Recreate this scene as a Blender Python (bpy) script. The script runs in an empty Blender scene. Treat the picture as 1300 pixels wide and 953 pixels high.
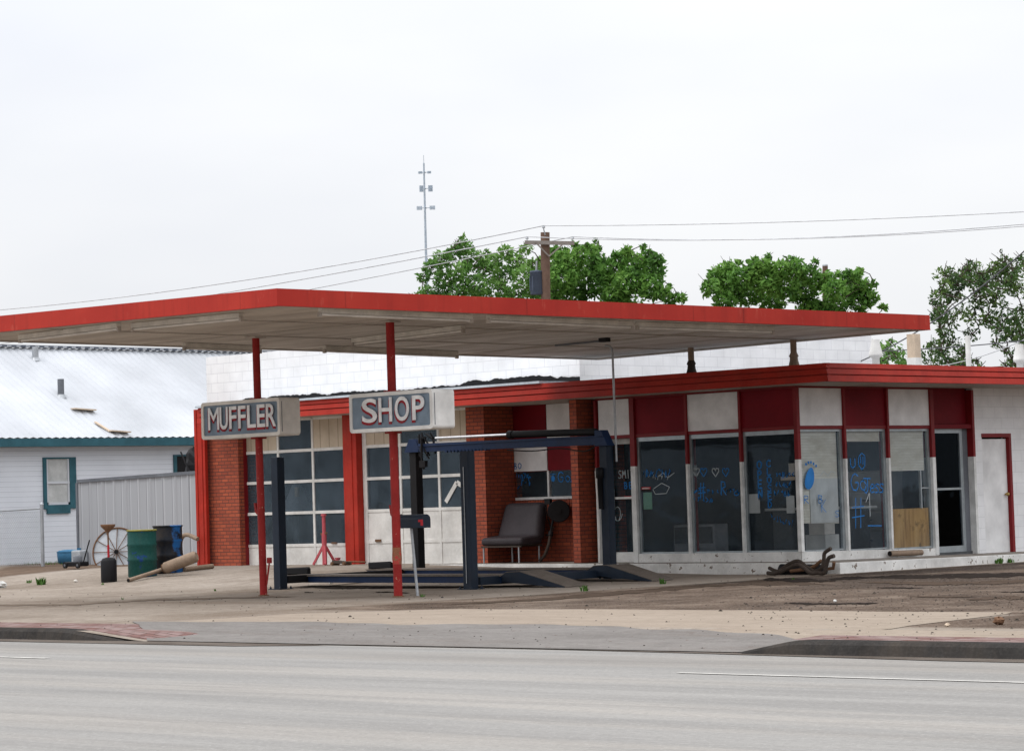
import bpy, math, random
from mathutils import Vector, Matrix
random.seed(7)
D = bpy.data
scene = bpy.context.scene
COL = scene.collection
R = math.radians

# ------------------------------------------------------------------ camera
# X runs along the road (to the right and towards the viewer), Y away from the road, Z up; lens height 1.35 m
F, PITCH, ROLL, YAW, EYE = 3500.0, R(3.38), R(-1.79), R(45.93), 1.35
cp, sp, cr, sr, sy, cy = math.cos(PITCH), math.sin(PITCH), math.cos(ROLL), math.sin(ROLL), math.sin(YAW), math.cos(YAW)
_M = Matrix(((1, 0, 0), (0, sp, -cp), (0, cp, sp)))
_R = Matrix(((cr, -sr, 0), (sr, cr, 0), (0, 0, 1)))
_W = Matrix(((sy, cy, 0), (-cy, sy, 0), (0, 0, 1)))
MW = _R @ _M @ _W                     # world -> camera (x right, y down, z forward)
cam_d = D.cameras.new("camera"); cam = D.objects.new("camera", cam_d); COL.objects.link(cam)
rx, dn, fw = MW[0].copy(), MW[1].copy(), MW[2].copy()
rot = Matrix((rx, -dn, -fw)).transposed()
cam.matrix_world = Matrix.Translation((0, 0, EYE)) @ rot.to_4x4()
cam_d.sensor_fit = 'HORIZONTAL'; cam_d.sensor_width = 36.0
cam_d.lens = 36.0 * F / 1300.0
cam_d.shift_y = -(476.5 - 431.5) / 1300.0
cam_d.clip_start = 0.1; cam_d.clip_end = 3000
scene.camera = cam

# ------------------------------------------------------------------ world: overcast sky
SUN_EL, SUN_AZ = R(58), R(205)        # azimuth measured clockwise from +Y
w = D.worlds.new("World"); scene.world = w; w.use_nodes = True
nt = w.node_tree; nt.nodes.clear()
out = nt.nodes.new('ShaderNodeOutputWorld'); bg1 = nt.nodes.new('ShaderNodeBackground'); bg2 = nt.nodes.new('ShaderNodeBackground')
addw = nt.nodes.new('ShaderNodeAddShader')
sky = nt.nodes.new('ShaderNodeTexSky'); sky.sky_type = 'NISHITA'; sky.sun_disc = False
sky.sun_elevation = SUN_EL; sky.sun_rotation = SUN_AZ; sky.air_density = 1.0; sky.dust_density = 4.0
nt.links.new(sky.outputs[0], bg1.inputs[0]); bg1.inputs[1].default_value = 0.012
tc = nt.nodes.new('ShaderNodeTexCoord'); sep = nt.nodes.new('ShaderNodeSeparateXYZ'); nt.links.new(tc.outputs['Generated'], sep.inputs[0])
mp = nt.nodes.new('ShaderNodeMapping'); mp.inputs['Scale'].default_value = (1.0, 1.0, 3.0); nt.links.new(tc.outputs['Generated'], mp.inputs[0])
nz = nt.nodes.new('ShaderNodeTexNoise'); nz.inputs['Scale'].default_value = 3.2; nz.inputs['Detail'].default_value = 4; nt.links.new(mp.outputs[0], nz.inputs[0])
cr_ = nt.nodes.new('ShaderNodeValToRGB')
cr_.color_ramp.elements[0].position = 0.3; cr_.color_ramp.elements[0].color = (0.80, 0.82, 0.87, 1)
cr_.color_ramp.elements[1].position = 0.7; cr_.color_ramp.elements[1].color = (0.95, 0.955, 0.965, 1)
nt.links.new(nz.outputs[0], cr_.inputs[0]); nt.links.new(cr_.outputs[0], bg2.inputs[0])
mr = nt.nodes.new('ShaderNodeMapRange'); mr.inputs[1].default_value = 0.0; mr.inputs[2].default_value = 1.0
mr.inputs[3].default_value = 0.83; mr.inputs[4].default_value = 2.4
pw = nt.nodes.new('ShaderNodeMath'); pw.operation = 'POWER'; pw.inputs[1].default_value = 1.3
mx0 = nt.nodes.new('ShaderNodeMath'); mx0.operation = 'MAXIMUM'; mx0.inputs[1].default_value = 0.0
nt.links.new(sep.outputs[2], mx0.inputs[0]); nt.links.new(mx0.outputs[0], pw.inputs[0]); nt.links.new(pw.outputs[0], mr.inputs[0]); nt.links.new(mr.outputs[0], bg2.inputs[1])
nt.links.new(bg1.outputs[0], addw.inputs[0]); nt.links.new(bg2.outputs[0], addw.inputs[1]); nt.links.new(addw.outputs[0], out.inputs[0])
sd = D.lights.new("sun", 'SUN'); sd.energy = 0.8; sd.angle = R(18); sd.color = (1, 0.97, 0.93)
so = D.objects.new("sun", sd); COL.objects.link(so); so.location = (0, 0, 60)
sdir = Vector((math.sin(SUN_AZ) * math.cos(SUN_EL), math.cos(SUN_AZ) * math.cos(SUN_EL), math.sin(SUN_EL)))
so.rotation_euler = (-sdir).to_track_quat('-Z', 'Y').to_euler()
scene.view_settings.view_transform = 'Standard'; scene.view_settings.look = 'None'
scene.view_settings.exposure = 0.14; scene.view_settings.gamma = 1.0
scene.render.engine = 'CYCLES'
scene.cycles.max_bounces = 7; scene.cycles.transparent_max_bounces = 12

# ------------------------------------------------------------------ pixel -> point of the place (used to read sizes off the photograph)
EYEV = Vector((0, 0, EYE))
def ray(x, y): return MW.transposed() @ Vector(((x - 650) / F, (y - 431.5) / F, 1))
def aX(x, y, X): d = ray(x, y); return EYEV + d * (X / d.x)
def aY(x, y, Y): d = ray(x, y); return EYEV + d * (Y / d.y)
def aZ(x, y, Z): d = ray(x, y); return EYEV + d * ((Z - EYE) / d.z)
def sstep(t): t = min(1, max(0, t)); return t * t * (3 - 2 * t)
def gz(X, Y):                          # the lot: flat, climbing gently to the garage floor
    a = min(1, max(0, (-31.3 - X) / 7.2)); b = sstep((Y - 31.0) / 6.0)
    z = 0.23 * a * b
    if X > -28.4: z += 0.0
    if Y < 21.9 and -26.9 < X < -15.95:   # driveway dropping to the road
        e = min(1, (X + 26.9) / 1.3, (-15.95 - X) / 0.6)
        z -= 0.118 * e * min(1, max(0, (21.9 - Y) / 1.75))
    return z
def aG(x, y):
    d = ray(x, y); t = 10.0
    while t < 400:
        p = EYEV + d * t
        if p.z <= gz(p.x, p.y): break
        t += 0.05
    return EYEV + d * t

# ------------------------------------------------------------------ materials
class NB:
    def __init__(s, name):
        s.m = D.materials.new(name); s.m.use_nodes = True; s.t = s.m.node_tree; s.t.nodes.clear()
        s.out = s.n('ShaderNodeOutputMaterial'); s.b = s.n('ShaderNodeBsdfPrincipled'); s.l(s.b.outputs[0], s.out.inputs[0])
        s.geo = s.n('ShaderNodeNewGeometry'); s.pos = s.geo.outputs['Position']
    def n(s, t): return s.t.nodes.new(t)
    def l(s, a, b): s.t.links.new(a, b)
    def noise(s, scale, detail=5, rough=.55, vec=None, stretch=None):
        n = s.n('ShaderNodeTexNoise'); n.inputs['Scale'].default_value = scale; n.inputs['Detail'].default_value = detail; n.inputs['Roughness'].default_value = rough
        v = vec or s.pos
        if stretch:
            m = s.n('ShaderNodeMapping'); m.inputs['Scale'].default_value = stretch; s.l(v, m.inputs[0]); v = m.outputs[0]
        s.l(v, n.inputs[0]); return n.outputs[0]
    def ramp(s, fac, stops):
        r = s.n('ShaderNodeValToRGB'); e = r.color_ramp.elements
        while len(e) < len(stops): e.new(0.5)
        for i, (p, c) in enumerate(stops):
            e[i].position = p; e[i].color = (*c, 1) if isinstance(c, (tuple, list)) else (c, c, c, 1)
        s.l(fac, r.inputs[0]); return r.outputs[0]
    def mix(s, fac, a, b, mode='MIX'):
        m = s.n('ShaderNodeMix'); m.data_type = 'RGBA'; m.blend_type = mode
        for i, v in ((0, fac), (6, a), (7, b)):
            if hasattr(v, 'is_output') or isinstance(v, bpy.types.NodeSocket): s.l(v, m.inputs[i])
            elif isinstance(v, (tuple, list)): m.inputs[i].default_value = (*v, 1)
            else: m.inputs[i].default_value = v
        return m.outputs[2]
    def math(s, op, a, b=0.0, c=None, clamp=False):
        m = s.n('ShaderNodeMath'); m.operation = op; m.use_clamp = clamp
        for i, v in enumerate((a, b) if c is None else (a, b, c)):
            if isinstance(v, bpy.types.NodeSocket): s.l(v, m.inputs[i])
            else: m.inputs[i].default_value = v
        return m.outputs[0]
    def sepxyz(s):
        n = s.n('ShaderNodeSeparateXYZ'); s.l(s.pos, n.inputs[0]); return n.outputs
    def bump(s, h, strength=.3, dist=.01):
        b = s.n('ShaderNodeBump'); b.inputs['Strength'].default_value = strength; b.inputs['Distance'].default_value = dist
        s.l(h, b.inputs['Height']); s.l(b.outputs[0], s.b.inputs['Normal'])
    def done(s, col, rough=.6, metal=0.0, spec=.5):
        if isinstance(col, (tuple, list)): s.b.inputs['Base Color'].default_value = (*col, 1)
        else: s.l(col, s.b.inputs['Base Color'])
        if isinstance(rough, bpy.types.NodeSocket): s.l(rough, s.b.inputs['Roughness'])
        else: s.b.inputs['Roughness'].default_value = rough
        s.b.inputs['Metallic'].default_value = metal; s.b.inputs['Specular IOR Level'].default_value = spec
        return s.m

def paint(name, col, rough=.5, wear=.25, wearcol=None, wscale=3.0, metal=0.0, dirt=0.0, spec=.15, chips=None):
    b = NB(name)
    n1 = b.noise(wscale, 6); n2 = b.noise(wscale * 9, 4)
    wc = wearcol or tuple(min(1, c * 1.35 + .02) for c in col)
    dk = tuple(c * .72 for c in col)
    c = b.mix(b.ramp(n1, [(.35, 0.0), (.7, 1.0)]), dk, col)
    c = b.mix(b.math('MULTIPLY', b.ramp(n2, [(.45, 0.0), (.75, 1.0)]), wear), c, wc)
    if chips:
        n3 = b.noise(chips[1], 6, .7)
        c = b.mix(b.ramp(n3, [(chips[2], 0.0), (chips[2] + .03, 1.0)]), c, chips[0])
    if dirt:
        n4 = b.noise(1.6, 6, .65, stretch=(1, 1, .35))
        c = b.mix(b.math('MULTIPLY', b.ramp(n4, [(.45, 0.0), (.8, 1.0)]), dirt), c, (.16, .12, .085))
    b.bump(n2, .15, .004)
    return b.done(c, rough, metal, spec)

def brick_mat(name, c1, c2, mortar, bw, bh, mort, wear=None, rough=.85, bump=.5, smear=0.0, msharp=.1):
    b = NB(name); x = b.sepxyz()
    u = b.math('ADD', x[0], x[1])
    cmb = b.n('ShaderNodeCombineXYZ'); b.l(u, cmb.inputs[0]); b.l(x[2], cmb.inputs[1])
    t = b.n('ShaderNodeTexBrick'); b.l(cmb.outputs[0], t.inputs[0])
    t.inputs['Color1'].default_value = (*c1, 1); t.inputs['Color2'].default_value = (*c2, 1); t.inputs['Mortar'].default_value = (*mortar, 1)
    t.inputs['Scale'].default_value = 1; t.inputs['Mortar Size'].default_value = mort; t.inputs['Mortar Smooth'].default_value = msharp
    t.inputs['Brick Width'].default_value = bw; t.inputs['Row Height'].default_value = bh; t.inputs['Bias'].default_value = 0
    n = b.noise(2.2, 6); n2 = b.noise(30, 3)
    c = b.mix(b.ramp(n, [(.3, .0), (.75, .5)]), t.outputs[0], tuple(v * .6 for v in c1))
    c = b.mix(b.math('MULTIPLY', n2, .25), c, c2)
    if wear:
        n3 = b.noise(wear[1], 7, .7)
        c = b.mix(b.ramp(n3, [(wear[2], 0.0), (wear[2] + .05, 1.0)]), c, wear[0])
    if smear:
        n4 = b.noise(1.1, 5, .6, stretch=(1, 1, .5))
        c = b.mix(b.math('MULTIPLY', b.ramp(n4, [(.5, 0.0), (.8, 1.0)]), smear), c, (.45, .42, .38))
    h = b.math('SUBTRACT', b.math('MULTIPLY', n2, .3), t.outputs['Fac'])
    b.bump(h, bump, .008)
    return b.done(c, rough)

BLX = aG(204, 728).x + .22
M = {}
M['canopy_red'] = paint('canopy_red', (.40, .030, .018), .6, .25, (.45, .05, .03), 1.2, dirt=.12, spec=.15)
M['fascia_red'] = paint('fascia_red', (.43, .028, .016), .5, .25, (.50, .06, .035), 2.5, dirt=.12, chips=((.5, .4, .36), 9, .74))
M['trim_red'] = paint('trim_red', (.22, .009, .012), .5, .15, (.25, .014, .016), 3, spec=.25)
M['panel_red'] = paint('panel_red', (.19, .006, .013), .55, .3, (.21, .009, .016), 1.5, spec=.12)
M['post_red'] = paint('post_red', (.33, .024, .022), .55, .25, (.40, .06, .05), 4, chips=((.62, .42, .30), 14, .66))
M['soffit'] = paint('soffit', (.50, .45, .40), .7, .3, None, 1.2, dirt=.35)
M['white_panel'] = paint('white_panel', (.88, .875, .87), .6, .1, (.9, .9, .89), 2, dirt=.0)
M['white_trim'] = paint('white_trim', (.78, .78, .76), .55, .2, None, 5, dirt=.10)
M['chippy_white'] = paint('chippy_white', (.80, .79, .76), .7, .2, None, 3, dirt=.30, chips=((.17, .13, .10), 6, .60))
M['alu'] = paint('alu', (.38, .42, .44), .35, .3, None, 5, metal=.6)
M['door_white'] = paint('door_white', (.78, .76, .72), .6, .2, None, 2, dirt=.18)
M['beige'] = paint('beige', (.52, .42, .31), .7, .25, None, 4, dirt=.3)
M['navy'] = paint('navy', (.010, .020, .038), .5, .2, (.02, .035, .055), 4, dirt=.10, spec=.25)
M['blue'] = paint('blue', (.005, .024, .082), .5, .25, (.012, .04, .11), 4, dirt=.10, spec=.25)
M['black'] = paint('black', (.008, .008, .010), .6, .2, (.014,.014,.016), 6, dirt=.05, spec=.2)
M['rubber'] = paint('rubber', (.02, .02, .02), .8, .3, None, 6, dirt=.2)
M['chrome'] = paint('chrome', (.75, .75, .76), .18, .1, None, 6, metal=1.0)
M['galv'] = paint('galv', (.42, .44, .46), .45, .4, (.55, .57, .6), 5, metal=.5)
M['rust'] = paint('rust', (.16, .085, .05), .85, .6, (.28, .17, .10), 7)
M['rustpipe'] = paint('rustpipe', (.30, .22, .16), .75, .6, (.42, .32, .24), 9, metal=.2, dirt=.3)
M['darkpipe'] = paint('darkpipe', (.06, .046, .038), .7, .6, (.13, .10, .08), 9, metal=.2)
M['sign_box'] = paint('sign_box', (.80, .76, .70), .55, .15, (.82,.79,.73), 3, dirt=.03)
M['sign_box2'] = paint('sign_box_white', (.86, .85, .82), .55, .1, (.87,.86,.84), 3, dirt=.02)
M['sign_face'] = paint('sign_face', (.22, .285, .355), .6, .3, (.27, .33, .40), 4, dirt=.08, spec=.15)
M['letter'] = paint('letter', (.86, .86, .86), .5, .1, (.9,.9,.9), 6, dirt=.04)
M['letter_red'] = paint('letter_red', (.33, .02, .03), .5, .2, None, 6)
M['vinyl'] = paint('vinyl', (.040, .032, .036), .55, .3, (.06, .05, .055), 3, spec=.25)
M['teal'] = paint('teal', (.035, .115, .145), .5, .2, None, 3)
M['glass_white'] = paint('blind_fabric', (.55, .53, .47), .7, .2, None, 4, dirt=.25)
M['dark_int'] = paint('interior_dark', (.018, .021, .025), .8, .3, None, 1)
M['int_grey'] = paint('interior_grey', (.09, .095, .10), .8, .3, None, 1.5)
M['ink_blue'] = paint('blue_marker', (.03, .22, .60), .6, .1, None, 3)
M['ink_white'] = paint('white_marker', (.55, .60, .62), .6, .1, None, 3)
M['paper'] = paint('paper', (.75, .75, .72), .8, .1)
M['green_paper'] = paint('green_paper', (.22, .50, .36), .7, .4, (.6, .65, .3), 25)
M['sticker_red'] = paint('sticker_red', (.5, .03, .04), .5, .1)
M['wood'] = paint('grey_wood', (.16, .10, .075), .9, .5, (.24, .17, .13), 6)
M['greywood'] = paint('weathered_wood', (.26, .23, .21), .9, .5, (.36, .33, .30), 8)
M['board'] = paint('raw_board', (.62, .50, .38), .8, .3, None, 5)
M['transformer'] = paint('transformer_grey', (.08, .10, .14), .5, .3, None, 4)
M['tower'] = paint('tower_hazed_grey', (.46, .54, .62), .6, .2)  # grey paled to paint in the distance haze
M['wire'] = paint('wire', (.11, .11, .12), .6, .1)
M['wire_far'] = paint('wire_far', (.58, .59, .61), .6, .1)
M['jack_pink'] = paint('jack_pink', (.55, .10, .12), .55, .4, (.6, .2, .22), 12, dirt=.05)
M['fixture'] = paint('light_fitting', (.74, .70, .63), .6, .2, None, 4, dirt=.15)
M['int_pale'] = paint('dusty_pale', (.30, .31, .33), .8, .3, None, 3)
M['rust_flake'] = paint('rust_flake', (.28, .10, .05), .9, .5, (.5, .33, .22), 14, chips=((.42, .06, .05), 12, .52))
M['tar'] = paint('tar', (.012, .012, .013), .6, .3)
M['flash'] = paint('flashing', (.62, .68, .74), .35, .3, None, 3, metal=.3)
M['ramp_top'] = paint('ramp_top', (.15, .125, .105), .8, .5, (.22, .19, .16), 5)
M['kerb'] = paint('kerb_concrete', (.048, .045, .043), 1.0, .35, (.09, .085, .08), 4, dirt=.3, spec=0.0)
M['step_top'] = paint('step_top', (.26, .23, .20), .9, .5, None, 4, dirt=.4)
M['barrel_green'] = paint('barrel_green', (.012, .075, .065), .5, .3, None, 3, dirt=.2, chips=((.01, .045, .17), 3.2, .58))
M['barrel_rim'] = paint('barrel_rim', (.30, .26, .05), .7, .5, (.05, .16, .12), 12)
M['barrel_black'] = paint('barrel_black', (.015, .018, .025), .5, .3, None, 3, dirt=.1, chips=((.015, .11, .33), 1.3, .53))
b = NB('barrel_half_blue'); x = b.sepxyz(); f = b.math('ADD', b.math('SUBTRACT', x[0], BLX), b.math('MULTIPLY', b.math('SUBTRACT', b.noise(3, 5), .5), .35))
M['barrel_black'] = b.done(b.mix(b.ramp(f, [(.05, 0.0), (.08, 1.0)]), b.mix(b.ramp(b.noise(6, 4), [(.4, 0.0), (.7, 1.0)]), (.008, .010, .016), (.03, .024, .02)), (.012, .10, .30)), .5, 0, .2)
M['tub_blue'] = paint('tub_blue', (.05, .17, .30), .5, .2)
M['jug_white'] = paint('jug_white', (.52, .55, .58), .5, .2)
M['corr'] = paint('corrugated_grey', (.44, .45, .465), .55, .2, None, 1.5, metal=.15, dirt=.1)
M['post_dark'] = paint('frame_grey', (.16, .17, .19), .6, .2, None, 2)
M['siding'] = paint('house_siding', (.66, .70, .80), .6, .15, None, 1.0)
M['roof_white'] = paint('white_metal_roof', (.55, .57, .60), .55, .05, None, .3)
M['curtain'] = paint('curtain', (.52, .53, .52), .9, .2)
M['brass'] = paint('brass', (.5, .34, .12), .35, .2, metal=.9)
M['grass'] = paint('weed_green', (.07, .16, .03), .8, .4, (.13, .24, .06), 15)
M['weathered_tar'] = paint('roof_membrane', (.25, .25, .26), .9, .3)
M['roadline'] = paint('road_line', (.62, .60, .56), .8, .6, (.40, .38, .36), 6)
M['debris'] = paint('debris', (.035, .028, .022), .9, .4)
M['brick'] = brick_mat('red_brick', (.44, .090, .036), (.25, .046, .022), (.06, .026, .020), .20, .073, .009, wear=((.5, .3, .24), 7, .72))
M['cmu'] = brick_mat('painted_block', (.86, .86, .86), (.83, .83, .84), (.66, .66, .67), .41, .205, .005, rough=.7, bump=.3, smear=.10)
M['cmu_black'] = brick_mat('painted_block_with_tar', (.88, .88, .88), (.84, .84, .85), (.64, .64, .66), .41, .205, .006, wear=((.02, .02, .025), 3.2, .735), rough=.7, bump=.35, smear=.1)
M['plywood'] = None
b = NB('plywood'); n = b.noise(3, 6, .6, stretch=(1, 3, .35)); n2 = b.noise(1.6, 4)
c = b.ramp(n, [(.25, (.34, .18, .06)), (.5, (.62, .37, .13)), (.75, (.74, .49, .20))]); c = b.mix(b.ramp(n2, [(.62, 0.0), (.68, .8)]), c, (.15, .09, .04))
M['plywood'] = b.done(c, .8)
# ribbed soffit boards
b = NB('soffit_boards'); x = b.sepxyz()
saw = b.math('FRACT', b.math('MULTIPLY', x[1], 1 / .14))
seam = b.ramp(saw, [(0, 0.0), (.07, 1.0), (.93, 1.0), (1, 0.0)])
board = b.n('ShaderNodeTexWhiteNoise'); board.noise_dimensions = '1D'; b.l(b.math('FLOOR', b.math('MULTIPLY', x[1], 1 / .14)), board.inputs['W'])
n1 = b.noise(.9, 6, .6, stretch=(.5, 2.5, 1)); n2 = b.noise(12, 4, stretch=(.3, 2, 1))
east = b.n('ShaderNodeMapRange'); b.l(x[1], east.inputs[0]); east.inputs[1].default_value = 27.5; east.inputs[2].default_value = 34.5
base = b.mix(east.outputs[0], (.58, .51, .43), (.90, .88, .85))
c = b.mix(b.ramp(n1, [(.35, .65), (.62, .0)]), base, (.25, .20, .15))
c = b.mix(b.math('MULTIPLY', board.outputs[0], .25), c, (.7, .66, .6))
c = b.mix(b.math('MULTIPLY', b.ramp(n2, [(.5, 0.0), (.8, 1.0)]), .3), c, (.25, .2, .16))
c = b.mix(seam, (.10, .08, .06), c); b.bump(seam, .6, .01)
M['soffit_boards'] = b.done(c, .75)
# garage panel, vertically ribbed beige
b = NB('beige_boards'); x = b.sepxyz(); f = b.math('FRACT', b.math('MULTIPLY', x[0], 1 / .27))
s_ = b.ramp(f, [(0, 0.0), (.05, 1.0), (.95, 1.0), (1, 0.0)]); n1 = b.noise(3, 5)
M['beige_boards'] = b.done(b.mix(s_, (.16, .12, .08), b.ramp(n1, [(.3, (.42, .34, .25)), (.7, (.54, .45, .34))])), .75)
# house siding: lap lines
b = NB('lap_siding'); x = b.sepxyz(); f = b.math('FRACT', b.math('MULTIPLY', x[2], 1 / .125)); ln = b.ramp(f, [(0, 0.0), (.10, 1.0), (1, .93)]); n1 = b.noise(1.2, 5)
c = b.mix(ln, (.30, .32, .36), b.ramp(n1, [(.3, (.64, .67, .72)), (.7, (.71, .74, .79))])); b.bump(f, .35, .012)
M['siding'] = b.done(c, .6)
b = NB('ridge_closure_foam'); x = b.sepxyz(); f = b.math('FRACT', b.math('MULTIPLY', x[1], 1 / .30)); M['ridge'] = b.done(b.mix(b.ramp(f, [(.54, 0.0), (.56, 1.0)]), (.14, .16, .20), (.52, .545, .58)), .8)
# blinds: thin slats
b = NB('blind_slats'); x = b.sepxyz(); f = b.math('FRACT', b.math('MULTIPLY', x[2], 1 / .05)); ln = b.ramp(f, [(0, .25), (.3, 1.0), (.8, .9), (1, .25)])
n1 = b.noise(1.5, 6, .65, stretch=(1, 1, 3))
M['blind'] = b.done(b.mix(ln, (.62, .575, .475), b.ramp(n1, [(.3, (.56, .50, .39)), (.6, (.84, .80, .70))])), .6)
# glass, thin sheet: reflects by angle, lets the room behind show; dirt is grime plus painted hazy reflections
def glass(name, tint, dirt=.08, rough=.02, ior=1.36):
    b = NB(name); b.t.nodes.remove(b.b)
    tr = b.n('ShaderNodeBsdfTransparent'); tr.inputs[0].default_value = (*tint, 1)
    gl = b.n('ShaderNodeBsdfGlossy'); gl.inputs['Roughness'].default_value = rough; gl.inputs[0].default_value = (.50, .62, .74, 1)
    df = b.n('ShaderNodeBsdfDiffuse'); df.inputs[0].default_value = (.20, .27, .33, 1)
    fr = b.n('ShaderNodeFresnel'); fr.inputs[0].default_value = ior
    bp = b.n('ShaderNodeBump'); bp.inputs['Strength'].default_value = .22; bp.inputs['Distance'].default_value = .02; b.l(b.noise(1.3, 2), bp.inputs['Height']); b.l(bp.outputs[0], gl.inputs['Normal'])
    m1 = b.n('ShaderNodeMixShader'); m1.inputs[0].default_value = 0; b.l(fr.outputs[0], m1.inputs[0]); b.l(tr.outputs[0], m1.inputs[1]); b.l(gl.outputs[0], m1.inputs[2])
    m2 = b.n('ShaderNodeMixShader'); n = b.noise(1.5, 7, .7)
    b.l(b.math('MULTIPLY', b.ramp(n, [(.30, 0.35), (.72, 1.0)]), dirt), m2.inputs[0]); b.l(m1.outputs[0], m2.inputs[1]); b.l(df.outputs[0], m2.inputs[2])
    b.l(m2.outputs[0], b.out.inputs[0]); return b.m
M['glass'] = glass('shop_glass', (.94, .96, .97), .15)
M['gglass'] = glass('garage_glass', (.6, .66, .70), .30)
M['dglass'] = glass('door_glass', (.25, .28, .33), .0, ior=1.12)
# leaves
def leafmat(name, dark, mid, light):
    b = NB(name); n = b.noise(.9, 4); n2 = b.noise(5, 2)
    f = b.math('ADD', b.math('MULTIPLY', n, .6), b.math('MULTIPLY', n2, .4))
    c = b.ramp(f, [(.36, dark), (.5, mid), (.64, light)])
    tl = b.n('ShaderNodeBsdfTranslucent'); b.l(c, tl.inputs[0]); b.done(c, .6, 0, .25)
    ms = b.n('ShaderNodeMixShader'); ms.inputs[0].default_value = .35; b.l(b.b.outputs[0], ms.inputs[1]); b.l(tl.outputs[0], ms.inputs[2]); b.l(ms.outputs[0], b.out.inputs[0])
    return b.m
M['leaf'] = leafmat('leaf_bright', (.045, .115, .025), (.115, .26, .045), (.23, .41, .09))
M['leaf2'] = leafmat('leaf_green', (.045, .115, .028), (.115, .25, .05), (.22, .38, .10))
M['leaf3'] = leafmat('leaf_dark', (.025, .06, .024), (.065, .13, .035), (.16, .25, .06))
M['bark'] = paint('bark', (.07, .055, .045), .9, .4)

b = NB('canopy_fascia'); x = b.sepxyz(); n1 = b.noise(.7, 5); n2 = b.noise(14, 4); n3 = b.noise(3.2, 6, .7, stretch=(2.2, 2.2, .18))
c = b.mix(b.ramp(n1, [(.35, 0.0), (.68, 1.0)]), (.34, .022, .015), (.43, .036, .022))
c = b.mix(b.math('MULTIPLY', b.ramp(n3, [(.5, 0.0), (.72, 1.0)]), .45), c, (.22, .018, .012))
c = b.mix(b.math('MULTIPLY', b.ramp(b.noise(5, 6, .7, stretch=(1.5, 1.5, .5)), [(.60, 0.0), (.70, 1.0)]), .35), c, (.52, .12, .08))
for k_, per in ((0, 2.4), (1, 3.05)):
    f = b.math('FRACT', b.math('ADD', b.math('MULTIPLY', x[k_], 1 / per), .37)); c = b.mix(b.math('MULTIPLY', b.ramp(f, [(0, 1.0), (.006, 0.0)]), .6), c, (.10, .008, .006))
b.bump(b.math('ADD', b.noise(1.5, 3), b.math('MULTIPLY', n2, .15)), .25, .03); M['canopy_fascia'] = b.done(c, .55, 0, .2)
b = NB('ribbed_steel_grey'); x = b.sepxyz(); f = b.math('FRACT', b.math('MULTIPLY', x[0], 1 / .34)); l_ = b.ramp(f, [(0, 0.0), (.05, 0.0), (.09, 1.0), (.16, 1.0), (.20, .55), (1, .55)])  # dark and pale lines paint rib shade and highlight into the colour
c = b.mix(l_, (.22, .225, .24), (.50, .51, .53)); c = b.mix(b.math('MULTIPLY', b.noise(1.2, 5), .35), c, (.36, .37, .39)); M['corr'] = b.done(c, .6, .1, .15)
# ground: pale worn concrete, brown oily dirt east of the lift
b = NB('lot_ground'); x = b.sepxyz()
n_a = b.noise(.30, 7, .65, stretch=(.8, .8, 1)); n_b = b.noise(.8, 9, .74, stretch=(.9, .7, 1)); n_c = b.noise(40, 3); n_d = b.noise(.26, 9, .72, stretch=(.9, .7, 1))
conc = b.ramp(n_a, [(.3, (.20, .168, .138)), (.47, (.285, .245, .205)), (.62, (.345, .302, .258)), (.8, (.29, .26, .228))])
conc = b.mix(b.math('MULTIPLY', b.ramp(n_d, [(.50, 0.0), (.60, 1.0)]), .55), conc, (.145, .108, .08))
dirt_c = b.ramp(n_b, [(.38, (.040, .029, .023)), (.46, (.095, .068, .052)), (.53, (.15, .112, .087)), (.62, (.25, .20, .16))])
stain = b.ramp(n_d, [(.49, 0.0), (.55, 1.0)])
edge = b.math('ADD', b.math('ADD', x[0], 28.3), b.math('MULTIPLY', b.math('SUBTRACT', n_b, .5), 1.2))
k1 = b.ramp(edge, [(0, 0.0), (.35, 1.0)])
k2 = b.ramp(b.math('SUBTRACT', b.math('ADD', x[1], b.math('MULTIPLY', b.math('SUBTRACT', n_b, .5), .5)), 24.7), [(0, 0.0), (.25, 1.0)])
k3 = b.ramp(b.math('SUBTRACT', b.math('ADD', x[0], b.math('MULTIPLY', n_b, .5)), -16.6), [(0, 0.0), (.3, 1.0)])
k4 = b.ramp(b.math('SUBTRACT', x[1], 22.3), [(0, 0.0), (.3, 1.0)])
mask = b.math('MAXIMUM', b.math('MULTIPLY', k1, k2), b.math('MULTIPLY', k3, k4))
c = b.mix(mask, conc, dirt_c)
oil = b.math('MULTIPLY', mask, b.math('MULTIPLY', stain, b.ramp(b.math('MULTIPLY', b.math('SUBTRACT', x[1], 29), .12), [(0, .3), (.7, 1.0)])))
c = b.mix(b.math('MULTIPLY', oil, .85), c, (.022, .018, .018))
bl = b.math('MULTIPLY', .22, b.math('ABSOLUTE', b.math('ADD', b.math('SUBTRACT', b.math('SUBTRACT', x[0], b.math('MULTIPLY', x[1], 1.55)), -26.4 - 1.55 * 35.1), b.math('MULTIPLY', b.math('SUBTRACT', n_b, .5), 7.0))))
c = b.mix(b.math('MULTIPLY', b.math('MULTIPLY', b.ramp(bl, [(0, 1.0), (.30, .9), (.50, 0.0)]), mask), .85), c, (.020, .017, .017))
worn = b.ramp(b.math('ADD', b.math('MULTIPLY', b.math('ADD', x[0], 27.5), .25), b.math('MULTIPLY', n_d, .5)), [(.3, 0.0), (.75, 1.0)])
c = b.mix(b.math('MULTIPLY', b.math('MULTIPLY', worn, mask), .38), c, (.06, .046, .038))
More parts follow.
